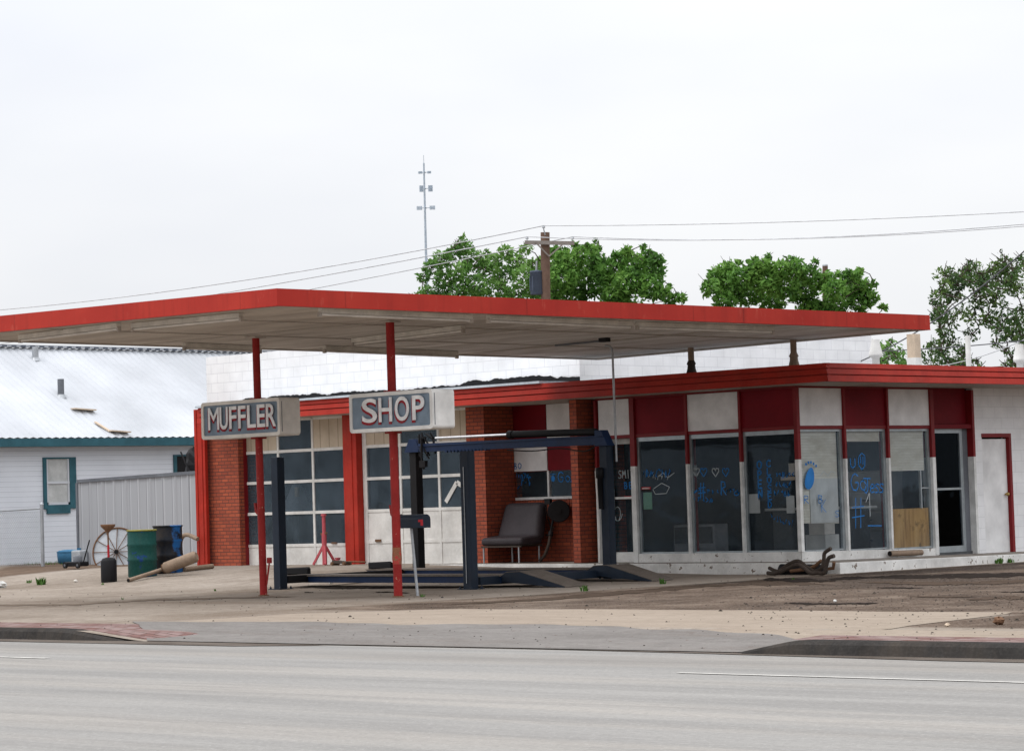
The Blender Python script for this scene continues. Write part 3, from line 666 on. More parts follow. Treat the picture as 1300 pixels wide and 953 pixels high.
m = MB(); m.box(FX[0], XS - .06, YF + .062, YF + .11, ZR1 - .01, FZ - .002); m.box(XS - .11, XS - .062, YF + .12, 41.45, ZR1 - .01, FZ - .002); m.build('backing', M['trim_red'], bld)
def front_window(i, label):
    x0, x1 = FX[i] + (.06 if i == 1 else .028), FX[i + 1] - (.028 if i < 3 else .055)
    m = MB(); y0, y1 = YF + .03, YF + .08
    m.box(x0, x0 + .045, y0, y1, SB1, ZR0 - .002); m.box(x1 - .03, x1, y0, y1, SB1, ZR0 - .002); m.box(x0 + .045, x1 - .03, y0, y1, ZR0 - .075, ZR0 - .002); m.box(x0 + .045, x1 - .03, y0, y1, SB1, SB1 + .03)
    wdw = m.build('window', M['alu'], bld); wdw['label'] = label
    m = MB(); g = YF + .055; m.add([(x0 + .04, g, SB1 + .02), (x1 - .025, g, SB1 + .02), (x1 - .025, g, ZR0 - .07), (x0 + .04, g, ZR0 - .07)], [(0, 1, 2, 3)]); m.build('pane', M['glass'], wdw)
    return wdw
W1 = front_window(1, 'front window with a green poster in its left edge')
W2 = front_window(2, 'front window with hearts drawn on the glass')
W3 = front_window(3, 'front window with OPEN and CLOSED written down the glass')
# entrance door, set back beside the pier
dx0, dx1 = aY(779, 640, YF + .28).x, aY(803, 640, YF + .28).x + .12
yd = YF + .28
m = MB(); m.box(FX[0] + .03, FX[0] + .10, yd - .03, yd + .03, SB0, ZR0); m.box(dx1 - .1, dx1, yd - .03, yd + .03, SB0, ZR0); m.box(FX[0] + .1, dx1 - .1, yd - .028, yd + .028, ZR0 - .1, ZR0); m.box(FX[0] + .1, dx1 - .1, yd - .028, yd + .028, SB0, SB0 + .2); m.box(FX[0] + .1, dx1 - .1, yd - .035, yd + .028, 1.36, 1.40)
door = m.build('door', M['white_trim'], bld); door['label'] = 'white framed glass entrance door'
m = MB(); m.add([(FX[0] + .08, yd, SB0 + .18), (dx1 - .08, yd, SB0 + .18), (dx1 - .08, yd, ZR0 - .08), (FX[0] + .08, yd, ZR0 - .08)], [(0, 1, 2, 3)]); m.build('pane', M['glass'], door)
m = MB(); m.box(FX[0] + .11, FX[0] + .19, yd - .07, yd - .036, 1.2, 1.55); m.build('handle', M['alu'], door)
# narrow glass between the pier and the entrance
m = MB(); xn0, xn1 = fx(744), FX[0] - .06
m.box(xn0, xn0 + .04, yd - .02, yd + .02, .36, FZ); m.box(xn1, xn1 + .03, yd - .03, yd + .02, .2, FZ); wn = m.build('window', M['alu'], bld); wn['label'] = 'narrow side light next to the brick pier'
m = MB(); m.add([(xn0 + .03, yd, .36), (xn1, yd, .36), (xn1, yd, 2.6), (xn0 + .03, yd, 2.6)], [(0, 1, 2, 3)]); m.build('pane', M['glass'], wn)
m = MB(); m.box(xn0 + .04, xn1, yd - .01, yd + .02, 2.6, FZ); m.build('panel', M['panel_red'], wn)

# ---- glazed side, facing the end lot
sm = [1073.5, 1128.5, 1184.5]
SY = [YF] + [aX(v, 600, XS).y for v in sm]
DY1 = aX(1238, 600, XS).y
m = MB(); m.hexa([(XS - .14, YF + .14, .12), (XS + .02, YF - .02, .12), (XS + .02, SY[3] + .05, .10), (XS - .14, SY[3] + .05, .10)], [(XS - .14, YF + .14, .36), (XS + .02, YF - .02, .36), (XS + .02, SY[3] + .05, .29), (XS - .14, SY[3] + .05, .29)]); m.build('window_curb', M['chippy_white'], bld, .006)
scols = ['white_panel', 'panel_red', 'white_panel']
for i in range(3):
    a, c = SY[i] + (.05 if i == 0 else .028), SY[i + 1] - .028
    m = MB(); m.box(XS - .06, XS - .012, a, c, ZR1 + .002, FZ - .037); m.build('panel', M[scols[i]], bld)
m = MB(); m.box(XS - .1, XS + .0, YF + .12, SY[3], FZ - .036, FZ - .001); m.build('rail', M['trim_red'], bld)
for i in (1, 2): mull(XS - .13, XS + .03, SY[i] - .028, SY[i] + .028, z0=.36 - .023 * i)
# deep jambs of the recessed doorway
mull(XS - .20, XS + .03, SY[3] - .04, SY[3] + .06, z0=.17)
mull(XS - .20, XS + .01, DY1 - .04, DY1 + .03, z0=.14)
m = MB(); m.box(XS - .17, XS - .01, SY[3] + .06, DY1 - .04, ZR0 + .0, ZR1 + .02); m.box(XS - .16, XS - .12, SY[3] + .06, DY1 - .06, ZR1 + .03, FZ); m.build('transom_panel', M['panel_red'], bld)
def side_window(i, label):
    y0, y1 = SY[i] + (.05 if i == 0 else .03), SY[i + 1] - .03; zb = .35 - .023 * i
    m = MB(); x0, x1 = XS - .08, XS - .03
    m.box(x0, x1, y0, y0 + .03, zb, ZR0 - .002); m.box(x0, x1, y1 - .07, y1, zb, ZR0 - .002); m.box(x0, x1, y0 + .03, y1 - .07, ZR0 - .04, ZR0 - .002); m.box(x0, x1, y0 + .03, y1 - .07, zb, zb + .03)
    wdw = m.build('window', M['alu'], bld); wdw['label'] = label; g = XS - .05
    m = MB(); m.add([(g, y0 + .02, zb + .02), (g, y1 - .06, zb + .02), (g, y1 - .06, ZR0 - .03), (g, y0 + .02, ZR0 - .03)], [(0, 1, 2, 3)]); m.build('pane', M['glass'], wdw)
    return wdw, y0, y1, zb
S1, s1a, s1b, s1z = side_window(0, 'side window covered by a long blind with a blue footprint')
S2, s2a, s2b, s2z = side_window(1, 'side window with Go Jess written on the glass')
S3, s3a, s3b, s3z = side_window(2, 'side window half blind, boarded with plywood at the bottom')
def blind(y0, y1, z0, z1, par, mat='blind', tilt=0.0, x=XS - .10):
    m = MB(); m.hexa([(x - .02, y0, z0 + tilt), (x, y0, z0 + tilt), (x, y1, z0), (x - .02, y1, z0)], [(x - .02, y0, z1), (x, y0, z1), (x, y1, z1), (x - .02, y1, z1)]); m.box(x - .03, x + .006, y0, y1, z1 - .04, z1)
    m.build('blind', M[mat], par)
zA = aX(1045, 665, XS).z
blind(s1a + .02, s1b - .08, zA, ZR0 - .03, S1, tilt=.03)
m = MB(); m.box(XS - .095, XS - .085, s1a + .35, s1b - .1, zA + .02, aX(1045, 607, XS).z); m.build('paper_sheet', M['paper'], S1)
blind(s2a + .02, s2b - .08, aX(1100, 560, XS).z, ZR0 - .03, S2)
blind(s3a + .02, s3b - .10, aX(1160, 597, XS).z, ZR0 - .03, S3)
m = MB(); m.box(XS - .09, XS - .066, s3a + .03, s3b - .02, s3z + .03, aX(1160, 645, XS).z); m.build('plywood_sheet', M['plywood'], S3)
m = MB(); yv = aX(1171.5, 620, XS).y; m.box(XS - .075, XS - .03, yv - .015, yv + .015, aX(1160, 645, XS).z, aX(1160, 597, XS).z); zz = aX(1175, 619, XS).z; m.box(XS - .074, XS - .032, yv + .015, s3b - .07, zz - .012, zz + .012); m.build('muntin', M['alu'], S3)
# open dark doorway with aluminium frame
m = MB(); x0, x1 = XS - .17, XS - .12; zb = .17
ya, yb = SY[3] + .07, DY1 - .20
m.box(x0, x1, ya, ya + .03, zb, ZR0); m.box(x0, x1, yb - .09, yb, zb, ZR0); m.box(x0, x1, ya + .03, yb - .09, zb, zb + .14); m.box(x0, x1, ya + .03, yb - .09, ZR0 - .08, ZR0); m.box(x0 - .01, x1 + .01, ya + .03, yb - .09, 1.34, 1.38)
sdoor = m.build('door', M['alu'], bld); sdoor['label'] = 'aluminium framed dark glass door in the side recess'
m = MB(); m.add([(x0 + .02, ya + .02, zb + .1), (x0 + .02, yb - .05, zb + .1), (x0 + .02, yb - .05, ZR0 - .05), (x0 + .02, ya + .02, ZR0 - .05)], [(0, 1, 2, 3)]); m.build('pane', M['dglass'], sdoor)
m = MB(); m.box(x0 - .01, x1, yb + .005, DY1 - .045, .14, ZR0); m.build('door_jamb', M['post_dark'], bld)
# white block wall with the flush white door
m = MB(); dya, dyb = aX(1250, 630, XS).y, aX(1283, 630, XS).y; dzt = 2.30
m.box(XS - .2, XS, DY1 + .03, dya - .02, .05, FZ); m.box(XS - .2, XS, dyb + .06, 48.9, .05, FZ); m.box(XS - .2, XS, dya - .02, dyb + .06, dzt + .03, FZ); m.build('block_wall', M['cmu'], bld)
m = MB(); m.box(XS - .1, XS - .06, dya, dyb, .13, dzt - .03); fd = m.build('door', M['white_panel'], bld, .004); fd['label'] = 'flush white door in a red frame'
k = aX(1278, 627, XS)
m = MB(); m.lathe((XS - .06, dyb - .09, k.z), [(.02, 0), (.016, .03), (.035, .045), (.04, .07), (.02, .09)], 14, 'x'); m.build('door_knob', M['brass'], fd)
m = MB(); m.box(XS - .12, XS + .015, dya - .03, dyb + .075, dzt, dzt + .07); m.box(XS - .12, XS + .015, dyb + .0, dyb + .075, .12, dzt - .001); m.build('door_frame', M['trim_red'], bld)
# back walls, partition, dark rooms
m = MB(); m.box(XB1, XS - .2, 47.0, 47.2, .1, FT - .1); m.box(XS - .2, XS, 48.7, 48.9, 0, FT - .1); m.build('back_wall', M['int_grey'], bld)
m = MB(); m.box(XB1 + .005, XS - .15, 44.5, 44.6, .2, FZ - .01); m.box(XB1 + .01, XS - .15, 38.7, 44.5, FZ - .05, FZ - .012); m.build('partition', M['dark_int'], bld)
m = MB(); m.box(XB1 + .002, XB1 + .02, 38.6, 44.6, .2, FZ - .02); m.build('darkening_liner', M['dark_int'], bld)  # near-black sheet added over the white block to darken the office
m = MB(); m.box(XB0 + .26, XB1 - .26, 42.0, 42.1, .2, 4.4); m.box(XB0 + .252, XB0 + .27, 38.25, 42, .2, 4.4); m.box(XB1 - .27, XB1 - .252, 38.6, 42, .2, 4.4); m.build('darkening_liner', M['dark_int'], bld)  # same dark sheets added to keep the garage interior dim
# pieces seen through the glass, some standing in for reflections
cnt = thing('counter', 'grey sales counter inside the office behind the front windows', 'counter', (-31.2, 40.6, .2))
m = MB(); m.box(-32.4, -30.6, 40.3, 40.9, .2, 1.05); m.build('body', M['int_grey'], cnt, .01)
m = MB(); m.box(-32.5, -30.5, 40.2, 41.0, 1.052, 1.10); m.build('top', M['paper'], cnt, .008)
cab = thing('cabinet', 'pale filing cabinet standing behind the office counter', 'cabinet', (-31.7, 42.6, .2))
m = MB(); m.box(-32.2, -31.3, 42.4, 42.9, .2, 1.75); m.build('carcass', M['sign_box'], cab, .01)
for j in range(4):
    m = MB(); m.box(-32.17, -31.33, 42.37, 42.398, .24 + j * .38, .58 + j * .38); dr = m.build('drawer', M['sign_box2'], cab, .006); m = MB(); m.box(-31.85, -31.65, 42.34, 42.368, .42 + j * .38, .45 + j * .38); m.build('handle', M['alu'], dr)
for lab, px, Y in (('red column standing in for a reflection in the window with hearts', 882, 37.72),):
    p = aY(px, 620, Y); m = MB(); m.tube([(p.x, Y, .2), (p.x, Y, FZ)], .045, 14); c_ = m.build('reflected_column', M['post_red'], bld); c_['label'] = lab  # solid column modelled in place of a pole reflected in the glass
    m = MB(); m.tube([aY(882, 604, Y), aY(881.6, 590, Y)], .047, 14); m.tube([aY(884, 686, Y), aY(883.7, 678, Y)], .047, 14); m.build('white_patch', M['paper'], c_)  # white patches of that reflected pole
p = aX(1122, 620, XS - .26); m = MB(); m.box(XS - .30, XS - .22, p.y - .05, p.y + .05, .2, FZ); m.build('reflected_column', M['post_red'], bld)  # second column, likewise standing in for a reflected red pole
box_ = thing('storage_box', 'orange and white boxes piled in the dark office corner', 'box', (-30.5, 39.2, .2))
m = MB(); m.box(-30.55, -30.1, 38.9, 39.3, .2, .62); m.build('lower_box', M['paper'], box_, .006); m = MB(); m.box(-30.5, -30.15, 38.95, 39.25, .622, .86); m.build('upper_box', M['sign_box'], box_, .006)
chest = thing('reflection_chest', 'dull grey tool chest standing in for a car reflection behind the poster window', 'tool chest', (-33.4, 39.4, .2))  # chest added where the pane would mirror a parked car
m = MB(); m.box(-33.9, -32.9, 39.2, 39.6, .2, .85); m.build('body', M['int_pale'], chest, .02); m = MB(); m.box(-33.85, -32.95, 39.17, 39.198, .5, .8); m.build('drawer', M['int_grey'], chest)
# roof vents
def vent_cone(px, y0, y1, Y, lab):
    a = aY(px, y0, Y); t = aY(px, y1, Y); m = MB()
    m.lathe((a.x, Y, 0), [(.07, 3.4), (.07, a.z + .02), (.13, a.z + .06), (.13, a.z + .1), (.085, t.z - .08), (.085, t.z)], 16); o = m.build('roof_vent', M['sign_box2'], bld); o['label'] = lab
vent_cone(1112, 456, 431, 41.6, 'white cone topped roof vent beside the canopy corner')
a = aY(1161, 463, 42.0); t = aY(1161, 424, 42.0)
m = MB(); m.box(a.x - .10, a.x + .10, 41.9, 42.1, 3.4, a.z + .13); v_ = m.build('roof_vent', M['sign_box2'], bld); m = MB(); m.box(a.x - .09, a.x + .09, 41.91, 42.09, a.z + .131, t.z); m.build('stack', M['board'], v_)
a = aY(1230, 466, 43.0); t = aY(1230, 426, 43.0); m = MB(); m.tube([(a.x, 43, 3.4), (a.x, 43, t.z)], .05, 14); m.build('roof_vent', M['sign_box2'], bld)
vent_cone(1295, 462, 437, 44.6, 'white cone vent near the right edge of the roof')

# ------------------------------------------------------------------ canopy
CB = -.0185
def cz(X, Y): return 4.125 + CB * (Y - 28.7)
def aC(x, y, off=0.0):
    d = ray(x, y); t = (4.125 + off - CB * 28.7 - EYE) / (d.z - CB * d.y); return EYEV + d * t
P1, P2, P3, P4 = aC(352, 388.2), aC(1181, 418.9), aC(760, 457.0), aC(-103, 430.9)
can = thing('canopy', 'long flat canopy with a red fascia on two red pipe posts over the forecourt', 'canopy', ((P1.x + P3.x) / 2, (P1.y + P3.y) / 2, 0))
TH = .245
ring = [P1, P2, P3, P4]; cen = (P1 + P2 + P3 + P4) / 4
def inset(p, d):
    v = cen - p; v.z = 0; v.normalize(); q = p + v * d; q.z = cz(q.x, q.y); return q
# fascia boards, each side its own bent metal face with a lower lip
for k in range(4):
    a, c = ring[k], ring[(k + 1) % 4]; ai, ci = inset(a, .06), inset(c, .06)
    m = MB(); m.hexa([a, c, ci, ai], [a + U * TH, c + U * TH, ci + U * TH, ai + U * TH])
    n = (c - a).cross(U).normalized() * .008
    m.hexa([a + n + U * 0, c + n, c + n * .05, a + n * .05], [a + n + U * .012, c + n + U * .012, c + n * .05 + U * .012, a + n * .05 + U * .012])
    m.build('fascia', M['canopy_fascia'] if k in (0, 3) else M['soffit'], can)
q = [inset(p, .065) for p in ring]
m = MB(); m.hexa([p + U * .02 for p in q], [p + U * .20 for p in q]); m.build('soffit', M['soffit_boards'], can)
m = MB(); q2 = [inset(p, .11) for p in ring]; q3 = [inset(p, .19) for p in ring]
for k in range(4): m.hexa([q2[k], q2[(k + 1) % 4], q3[(k + 1) % 4], q3[k]], [v + U * .019 for v in (q2[k], q2[(k + 1) % 4], q3[(k + 1) % 4], q3[k])])
m.build('edge_trim', M['soffit'], can)
m = MB()
for (xa_, ya_, xb_, yb_) in ((500, 420, 735, 430), (360, 470 - 50, 560, 428), (300, 420, 470, 408)):
    pass
for t in (.28, .52, .76):
    a = q[0].lerp(q[3], .02).lerp(q[1].lerp(q[2], .02), t); c = q[3].lerp(q[2], t)
    m.beam(a + U * .012, c + U * .012, .03, .012)
for t in (.33, .67):
    a = q[0].lerp(q[3], t); c = q[1].lerp(q[2], t); m.beam(a + U * .010, c + U * .010, .025, .012)
m.build('batten', M['soffit'], can)
# two pipe posts
bases = []
for k, (bx, by, tx, ty, rad) in enumerate(((334.8, 756, 324.6, 427, .060), (505.6, 757.5, 495, 410, .066))):
    a = aG(bx, by); top = Vector((aY(tx, ty, a.y).x, a.y, 0)); top.z = cz(top.x, top.y) + .02
    bases.append((a, top))
    m = MB(); m.tube([a - U * .05, a.lerp(top, .5), top], rad, 20); o = m.build('pole', M['post_red'], can)
    m = MB(); m.lathe((a.x, a.y, 0), [(rad + .03, a.z - .01), (rad + .028, a.z + .012), (rad + .006, a.z + .02)], 20); m.build('base_collar', M['rust'], o)
    m = MB(); m.box(top.x - .12, top.x + .12, top.y - .12, top.y + .12, top.z - .03, top.z - .005); m.build('cap_plate', M['soffit'], o)
    if k == 1:
        q_ = a.lerp(top, .145); m = MB(); m.tube([q_ - U * .11, q_ - U * .03, q_ + U * .04, q_ + U * .14], [rad + .001, rad + .008, rad + .006, rad + .001], 18, False); m.build('rust_patch', M['rust_flake'], o)
    # welded bracket and, on the first, a small lever
    br = aY(325.5, 642, a.y) if k == 0 else aY(497.5, 645, a.y)
    m = MB(); m.hexa([br + Vector((-.02, -.02, -.10)), br + Vector((.06, -.02, -.16)), br + Vector((.06, .02, -.16)), br + Vector((-.02, .02, -.10))], [br + Vector((-.04, -.02, .05)), br + Vector((-.01, -.02, .05)), br + Vector((-.01, .02, .05)), br + Vector((-.04, .02, .05))]); m.build('bracket', M['post_red'], o)
    if k == 0:
        t_ = aY(342, 713, a.y); lo = aY(338.5, 742, a.y)
        m = MB(); m.beam(t_, lo, .02, .02); m.box(t_.x - .04, t_.x + .04, t_.y - .02, t_.y + .02, t_.z - .02, t_.z + .07); m.build('lever', M['post_red'], o)
# stub posts standing on the low roof
for px, yt, yb in ((877, 444, 470), (1007, 433, 462)):
    top = aY(px, yt, 37.15); z1 = cz(top.x, 37.15) + .03
    m = MB(); m.tube([(top.x, 37.15, 3.42), (top.x, 37.15, z1)], .055, 14); o = m.build('stub_post', M['rustpipe'], can)
    m = MB(); m.lathe((top.x, 37.15, 0), [(.10, 3.53), (.075, 3.62), (.068, 3.68), (.085, 3.70), (.058, 3.76)], 12); m.build('boot', M['darkpipe' if px < 900 else 'rustpipe'], o)
# fluorescent fittings hanging under the soffit
LIGHTS = [((169, 418), (306, 405)), ((26, 432.5), (151, 417.5)), ((406, 399), (598, 407)), ((620, 407.5), (802, 415.5)), ((809, 416), (981, 421.5)),
          ((449, 436.5), (588, 420)), ((412, 445.5), (580, 452.5)), ((234, 442), (330, 446))]
for (a, c) in LIGHTS:
    A, B_ = aC(a[0], a[1], -.075), aC(c[0], c[1], -.075)
    lf = D.objects.new('light_fixture', None); COL.objects.link(lf); lf.parent = can; mid = (A + B_) / 2; lf.location = mid - WPOS[can.name]; WPOS[lf.name] = mid.copy(); lf.empty_display_size = .1
    m = MB(); m.beam(A + U * .055, B_ + U * .055, .09, .07)
    m.build('housing', M['fixture'], lf)
    m = MB(); m.tube([A.lerp(B_, .01), A.lerp(B_, .99)], .019, 10); m.build('tube', M['sign_box'], lf)
    for e, s_ in ((A, 1), (B_, -1)):
        d = (B_ - A).normalized() * s_ * .02; m = MB(); m.beam(e - d, e + d, .06, .07); m.build('socket', M['soffit'], lf)
# conduit under the canopy and down to the lift
e = aC(771, 431, -.04); top = aY(777.5, 445, 35.05)
cd = thing('electric_conduit', 'thin grey conduit dropping from the canopy soffit to the blue lift', 'pipe', (top.x, 35.05, 2.4))
e = Vector((top.x, 35.05, cz(top.x, 35.05)))
pts = [aC(600, 449, -.03), aC(765, 433, -.03)]
m = MB(); j0 = Vector((e.x - .12, e.y, e.z - .03)); m.tube([aC(705, 438.5, -.02), aC(762, 432.8, -.02)], .018, 8); m.build('run', M['post_dark'], cd)
vt = [Vector((e.x - .16, e.y, e.z - .015)), Vector((e.x - .06, e.y, e.z - .03)), Vector((e.x - .01, e.y, e.z - .08)), Vector((e.x, e.y, e.z - .2)), Vector((e.x + .01, e.y, 2.0))]
m = MB(); m.tube(vt, .02, 10); m.build('drop', M['galv'], cd)
m = MB(); b0 = aC(768, 432.5, -.03); m.box(b0.x - .1, b0.x + .08, b0.y - .05, b0.y + .05, cz(b0.x, b0.y) - .05, cz(b0.x, b0.y) + .018); m.build('junction_box', M['black'], cd)

# ------------------------------------------------------------------ signs on the posts
def text_mesh(txt, width, height, depth, weight=.0):
    cu = D.curves.new('t', 'FONT'); cu.body = txt; cu.size = 1; cu.extrude = .02; cu.offset = weight; cu.resolution_u = 5; cu.space_character = 1.12
    o = D.objects.new('t', cu); COL.objects.link(o); bpy.context.view_layer.update()
    me = D.meshes.new_from_object(o.evaluated_get(bpy.context.evaluated_depsgraph_get())); D.objects.remove(o)
    xs_ = [v.co.x for v in me.vertices]; ys_ = [v.co.y for v in me.vertices]; x0, x1, y0, y1 = min(xs_), max(xs_), min(ys_), max(ys_)
    for v in me.vertices: v.co = Vector(((v.co.x - x0) / (x1 - x0) * width, (v.co.y - y0) / (y1 - y0) * height, v.co.z / .02 * depth / 2))
    vs = [v.co.copy() for v in me.vertices]; fs = [tuple(p.vertices) for p in me.polygons]; D.meshes.remove(me); return vs, fs
def rrect(m, x0, x1, z0, z1, y, r, n=5, inv=False):
    pts = []
    for cx_, cz_, a0 in ((x1 - r, z1 - r, 0), (x0 + r, z1 - r, 90), (x0 + r, z0 + r, 180), (x1 - r, z0 + r, 270)):
        for k in range(n + 1): a = R(a0 + 90 * k / n); pts.append((cx_ + r * math.cos(a), y, cz_ + r * math.sin(a)))
    return pts
def sign(txt, label, base, fl, fr, sidex, tl, tr, box_mat, zrot=0.0):
    # fl / fr: pixel (x, ytop, ybottom) of the face's two ends on plane Y0
    Y0 = base.y - .26; a0, a1 = aY(fl[0], fl[1], Y0), aY(fr[0], fr[1], Y0); b0, b1 = aY(fl[0], fl[2], Y0), aY(fr[0], fr[2], Y0)
    x0, x1 = (a0.x + b0.x) / 2, (a1.x + b1.x) / 2; z1 = (a0.z + a1.z) / 2; z0 = (b0.z + b1.z) / 2
    dep = aX(sidex, (fr[1] + fr[2]) / 2, x1).y - Y0
    sg = thing('shop_sign', label, 'sign', ((x0 + x1) / 2, base.y, z0), 'box signs hung on the canopy posts')
    r = .055
    f = rrect(None, x0, x1, z0, z1, Y0, r); bk = [(p[0], Y0 + dep, p[2]) for p in f]; n = len(f)
    m = MB(); inn = rrect(None, x0 + .055, x1 - .055, z0 + .055, z1 - .055, Y0, .03); inb = [(p[0], Y0 + .02, p[2]) for p in inn]
    m.add(list(f) + bk + inn + inb, [(i, i + n, (i + 1) % n + n, (i + 1) % n) for i in range(n)] + [tuple(range(n, 2 * n))] + [(i, (i + 1) % n, (i + 1) % n + 2 * n, i + 2 * n) for i in range(n)] + [(i + 2 * n, (i + 1) % n + 2 * n, (i + 1) % n + 3 * n, i + 3 * n) for i in range(n)])
    cab_ = m.build('cabinet', box_mat, sg)
    m = MB(); m.box(x1 - .001, x1 + .004, Y0 + .04, Y0 + .052, z0 + .06, z1 - .06); m.build('seam', M['post_dark'], cab_)
    m = MB(); m.add([(p[0], Y0 + .018, p[2]) for p in inn], [tuple(range(n))[::-1]]); m.build('face', M['sign_face'], sg)
    # lettering: raised white letters over red ones set back and down
    tx0, tx1 = aY(tl[0], tl[1], Y0).x, aY(tr[0], tr[1], Y0).x; tz1 = (aY(tl[0], tl[1], Y0).z + aY(tr[0], tr[1], Y0).z) / 2; tz0 = (aY(tl[0], tl[2], Y0).z + aY(tr[0], tr[2], Y0).z) / 2
    spans = {'MUFFLER': ((0, .16), (.173, .293), (.316, .423), (.45, .56), (.584, .709), (.727, .843), (.86, 1)), 'SHOP': ((0, .243), (.272, .485), (.534, .757), (.81, 1.0))}[txt]
    mw, mr_ = MB(), MB()
    for ch, (u0, u1) in zip(txt, spans):
        vs, fs = text_mesh(ch, (tx1 - tx0) * (u1 - u0), tz1 - tz0, .012, 0.0 if ch == 'M' else .010)
        bx0 = tx0 + (tx1 - tx0) * u0
        T = lambda v, dx, dz, dy, bx0=bx0: (bx0 + v.x + dx, Y0 - dy - v.z, tz0 + v.y + dz)
        mr_.add([T(v, -.034, -.036, -.008) for v in vs], fs); mw.add([T(v, 0, 0, .012) for v in vs], fs)
    mr_.build('shadow_lettering', M['letter_red'], sg); mw.build('lettering', M['letter'], sg)
    # clamps to the pole
    m = MB()
    m.box(base.x - .09, base.x + .09, base.y - .09, base.y + .09, z1 - .002, z1 + .03); m.box(base.x - .09, base.x + .09, base.y - .09, base.y + .09, z0 - .03, z0 + .002); m.build('clamp', M['post_red'], sg)
mb1 = bases[0][0].lerp(bases[0][1], 2.8 / 4.12); mb2 = bases[1][0].lerp(bases[1][1], 2.8 / 4.12)
sign('MUFFLER', 'grey box sign reading MUFFLER on the left red post', mb1, (255.5, 512.5, 558), (355, 503, 552.5), 381, (265, 518, 546.5), (350.5, 511.5, 540.5), M['sign_box'])
sign('SHOP', 'white box sign reading SHOP on the right red post', mb2, (443.5, 499, 547.5), (549, 495, 546.5), 577, (460, 505, 536), (539, 502.5, 533.5), M['sign_box2'])

# ------------------------------------------------------------------ four-post car lift
LY0, LY1 = 31.2, 34.95; LX0, LX1 = -36.16, -31.09
lift = thing('car_lift', 'dark blue four post car lift with two runways in front of the garage doors', 'car lift', (-33.6, 33, 0))
def lpost(px, yb, yt, Y, mat, w_=.165):
    c = aG(px, yb); c = Vector((aY(px, yb, Y).x, Y, gz(aY(px, yb, Y).x, Y))); zt = aY(px, yt, Y).z
    m = MB(); h = w_ / 2
    m.box(c.x - h, c.x + h, Y - h, Y - h + .03, c.z, zt); m.box(c.x - h, c.x - h + .03, Y - h + .03, Y + h, c.z, zt); m.box(c.x + h - .03, c.x + h, Y - h + .03, Y + h, c.z, zt); m.box(c.x - h + .03, c.x + h - .03, Y + h * .3, Y + h * .5, c.z, zt)
    o = m.build('post', mat, lift, .006)
    m = MB(); m.box(c.x - .16, c.x + .16, Y - .15, Y + .15, c.z, c.z + .014)
    for sx in (-1, 1):
        for sy_ in (-1, 1): m.lathe((c.x + sx * .125, Y + sy_ * .12, c.z), [(.018, .014), (.018, .04), (.008, .042), (.008, .06)], 8)
    m.build('base_plate', M['navy'], o)
    return c, zt
pLF = lpost(356.5, 747, 580, LY0, M['navy']); pNR = lpost(598, 748, 572, LY0 - .05, M['navy'], .17)
pRL = lpost(532, 722, 574, LY1, M['black']); pRR = lpost(774.5, 727, 563, LY1, M['navy'], .17)
# top tie beam between the two rear posts with its cylinder
zt = (pRL[1] + pRR[1]) / 2
zL, zR = aY(545, 573, LY1 - .12).z, aY(770, 564, LY1 - .12).z
xl, xr = pRL[0].x, pRR[0].x
m = MB(); yb = LY1 - .13
m.hexa([(xl + .2, yb, zL), (xr + .05, yb, zR), (xr + .05, yb + .12, zR), (xl + .2, yb + .12, zL)], [(xl + .2, yb, zL + .15), (xr + .05, yb, zR + .16), (xr + .05, yb + .12, zR + .16), (xl + .2, yb + .12, zL + .15)])
m.box(xl + .2, xr + .05, yb - .02, yb, zR + .13, zR + .15); tb = m.build('tie_beam', M['blue'], lift, .004)
m = MB(); xh = xl + .9
while xh < xl + 1.9: m.box(xh, xh + .05, yb - .006, yb + .11, zL - .03, zL + .01); xh += .09
m.build('rack_teeth', M['blue'], tb)
m = MB(); m.add([(xr - .13, yb - .01, zR - .02), (xr + .17, yb - .01, zR - .02), (xr + .02, yb - .01, zR + .25), (xr - .13, yb - .01, zR + .25), (xr - .13, yb + .17, zR - .02), (xr + .17, yb + .17, zR - .02), (xr + .02, yb + .17, zR + .25), (xr - .13, yb + .17, zR + .25)], [(0, 1, 2, 3), (7, 6, 5, 4), (0, 4, 5, 1), (1, 5, 6, 2), (2, 6, 7, 3), (3, 7, 4, 0)]); m.build('end_bracket', M['blue'], lift, .004)
m = MB(); m.add([(xl - .17, yb, zL + .0), (xl + .24, yb, zL + .0), (xl + .13, yb, zL + .24), (xl - .04, yb, zL + .24), (xl - .17, yb + .17, zL + .0), (xl + .24, yb + .17, zL + .0), (xl + .13, yb + .17, zL + .24), (xl - .04, yb + .17, zL + .24)], [(0, 1, 2, 3), (7, 6, 5, 4), (0, 4, 5, 1), (1, 5, 6, 2), (2, 6, 7, 3), (3, 7, 4, 0)]); m.build('end_bracket', M['blue'], lift, .004)
cyl0, cyl1 = aY(647, 551.5, yb + .06), aY(757, 548, yb + .06)
m = MB(); m.tube([cyl0, cyl1], .062, 16); m.tube([cyl0 - (cyl1 - cyl0).normalized() * .02, cyl0 + (cyl1 - cyl0).normalized() * .08], .072, 16); cy_ = m.build('cylinder', M['black'], lift)
m = MB(); m.tube([aY(553, 556, yb + .06), cyl0], .022, 12); m.build('rod', M['chrome'], cy_)
m = MB(); random.seed(5)
for k in range(9):
    a = Vector((xl + .22 + random.uniform(-.05, .25), yb + .06, zL + .30 + random.uniform(-.05, .05))); b_ = a + Vector((random.uniform(-.05, .25), random.uniform(-.08, .05), -random.uniform(.15, .45)))
    m.tube([a, a.lerp(b_, .5) + Vector((random.uniform(-.1, .1), 0, .06)), b_], .018, 7)
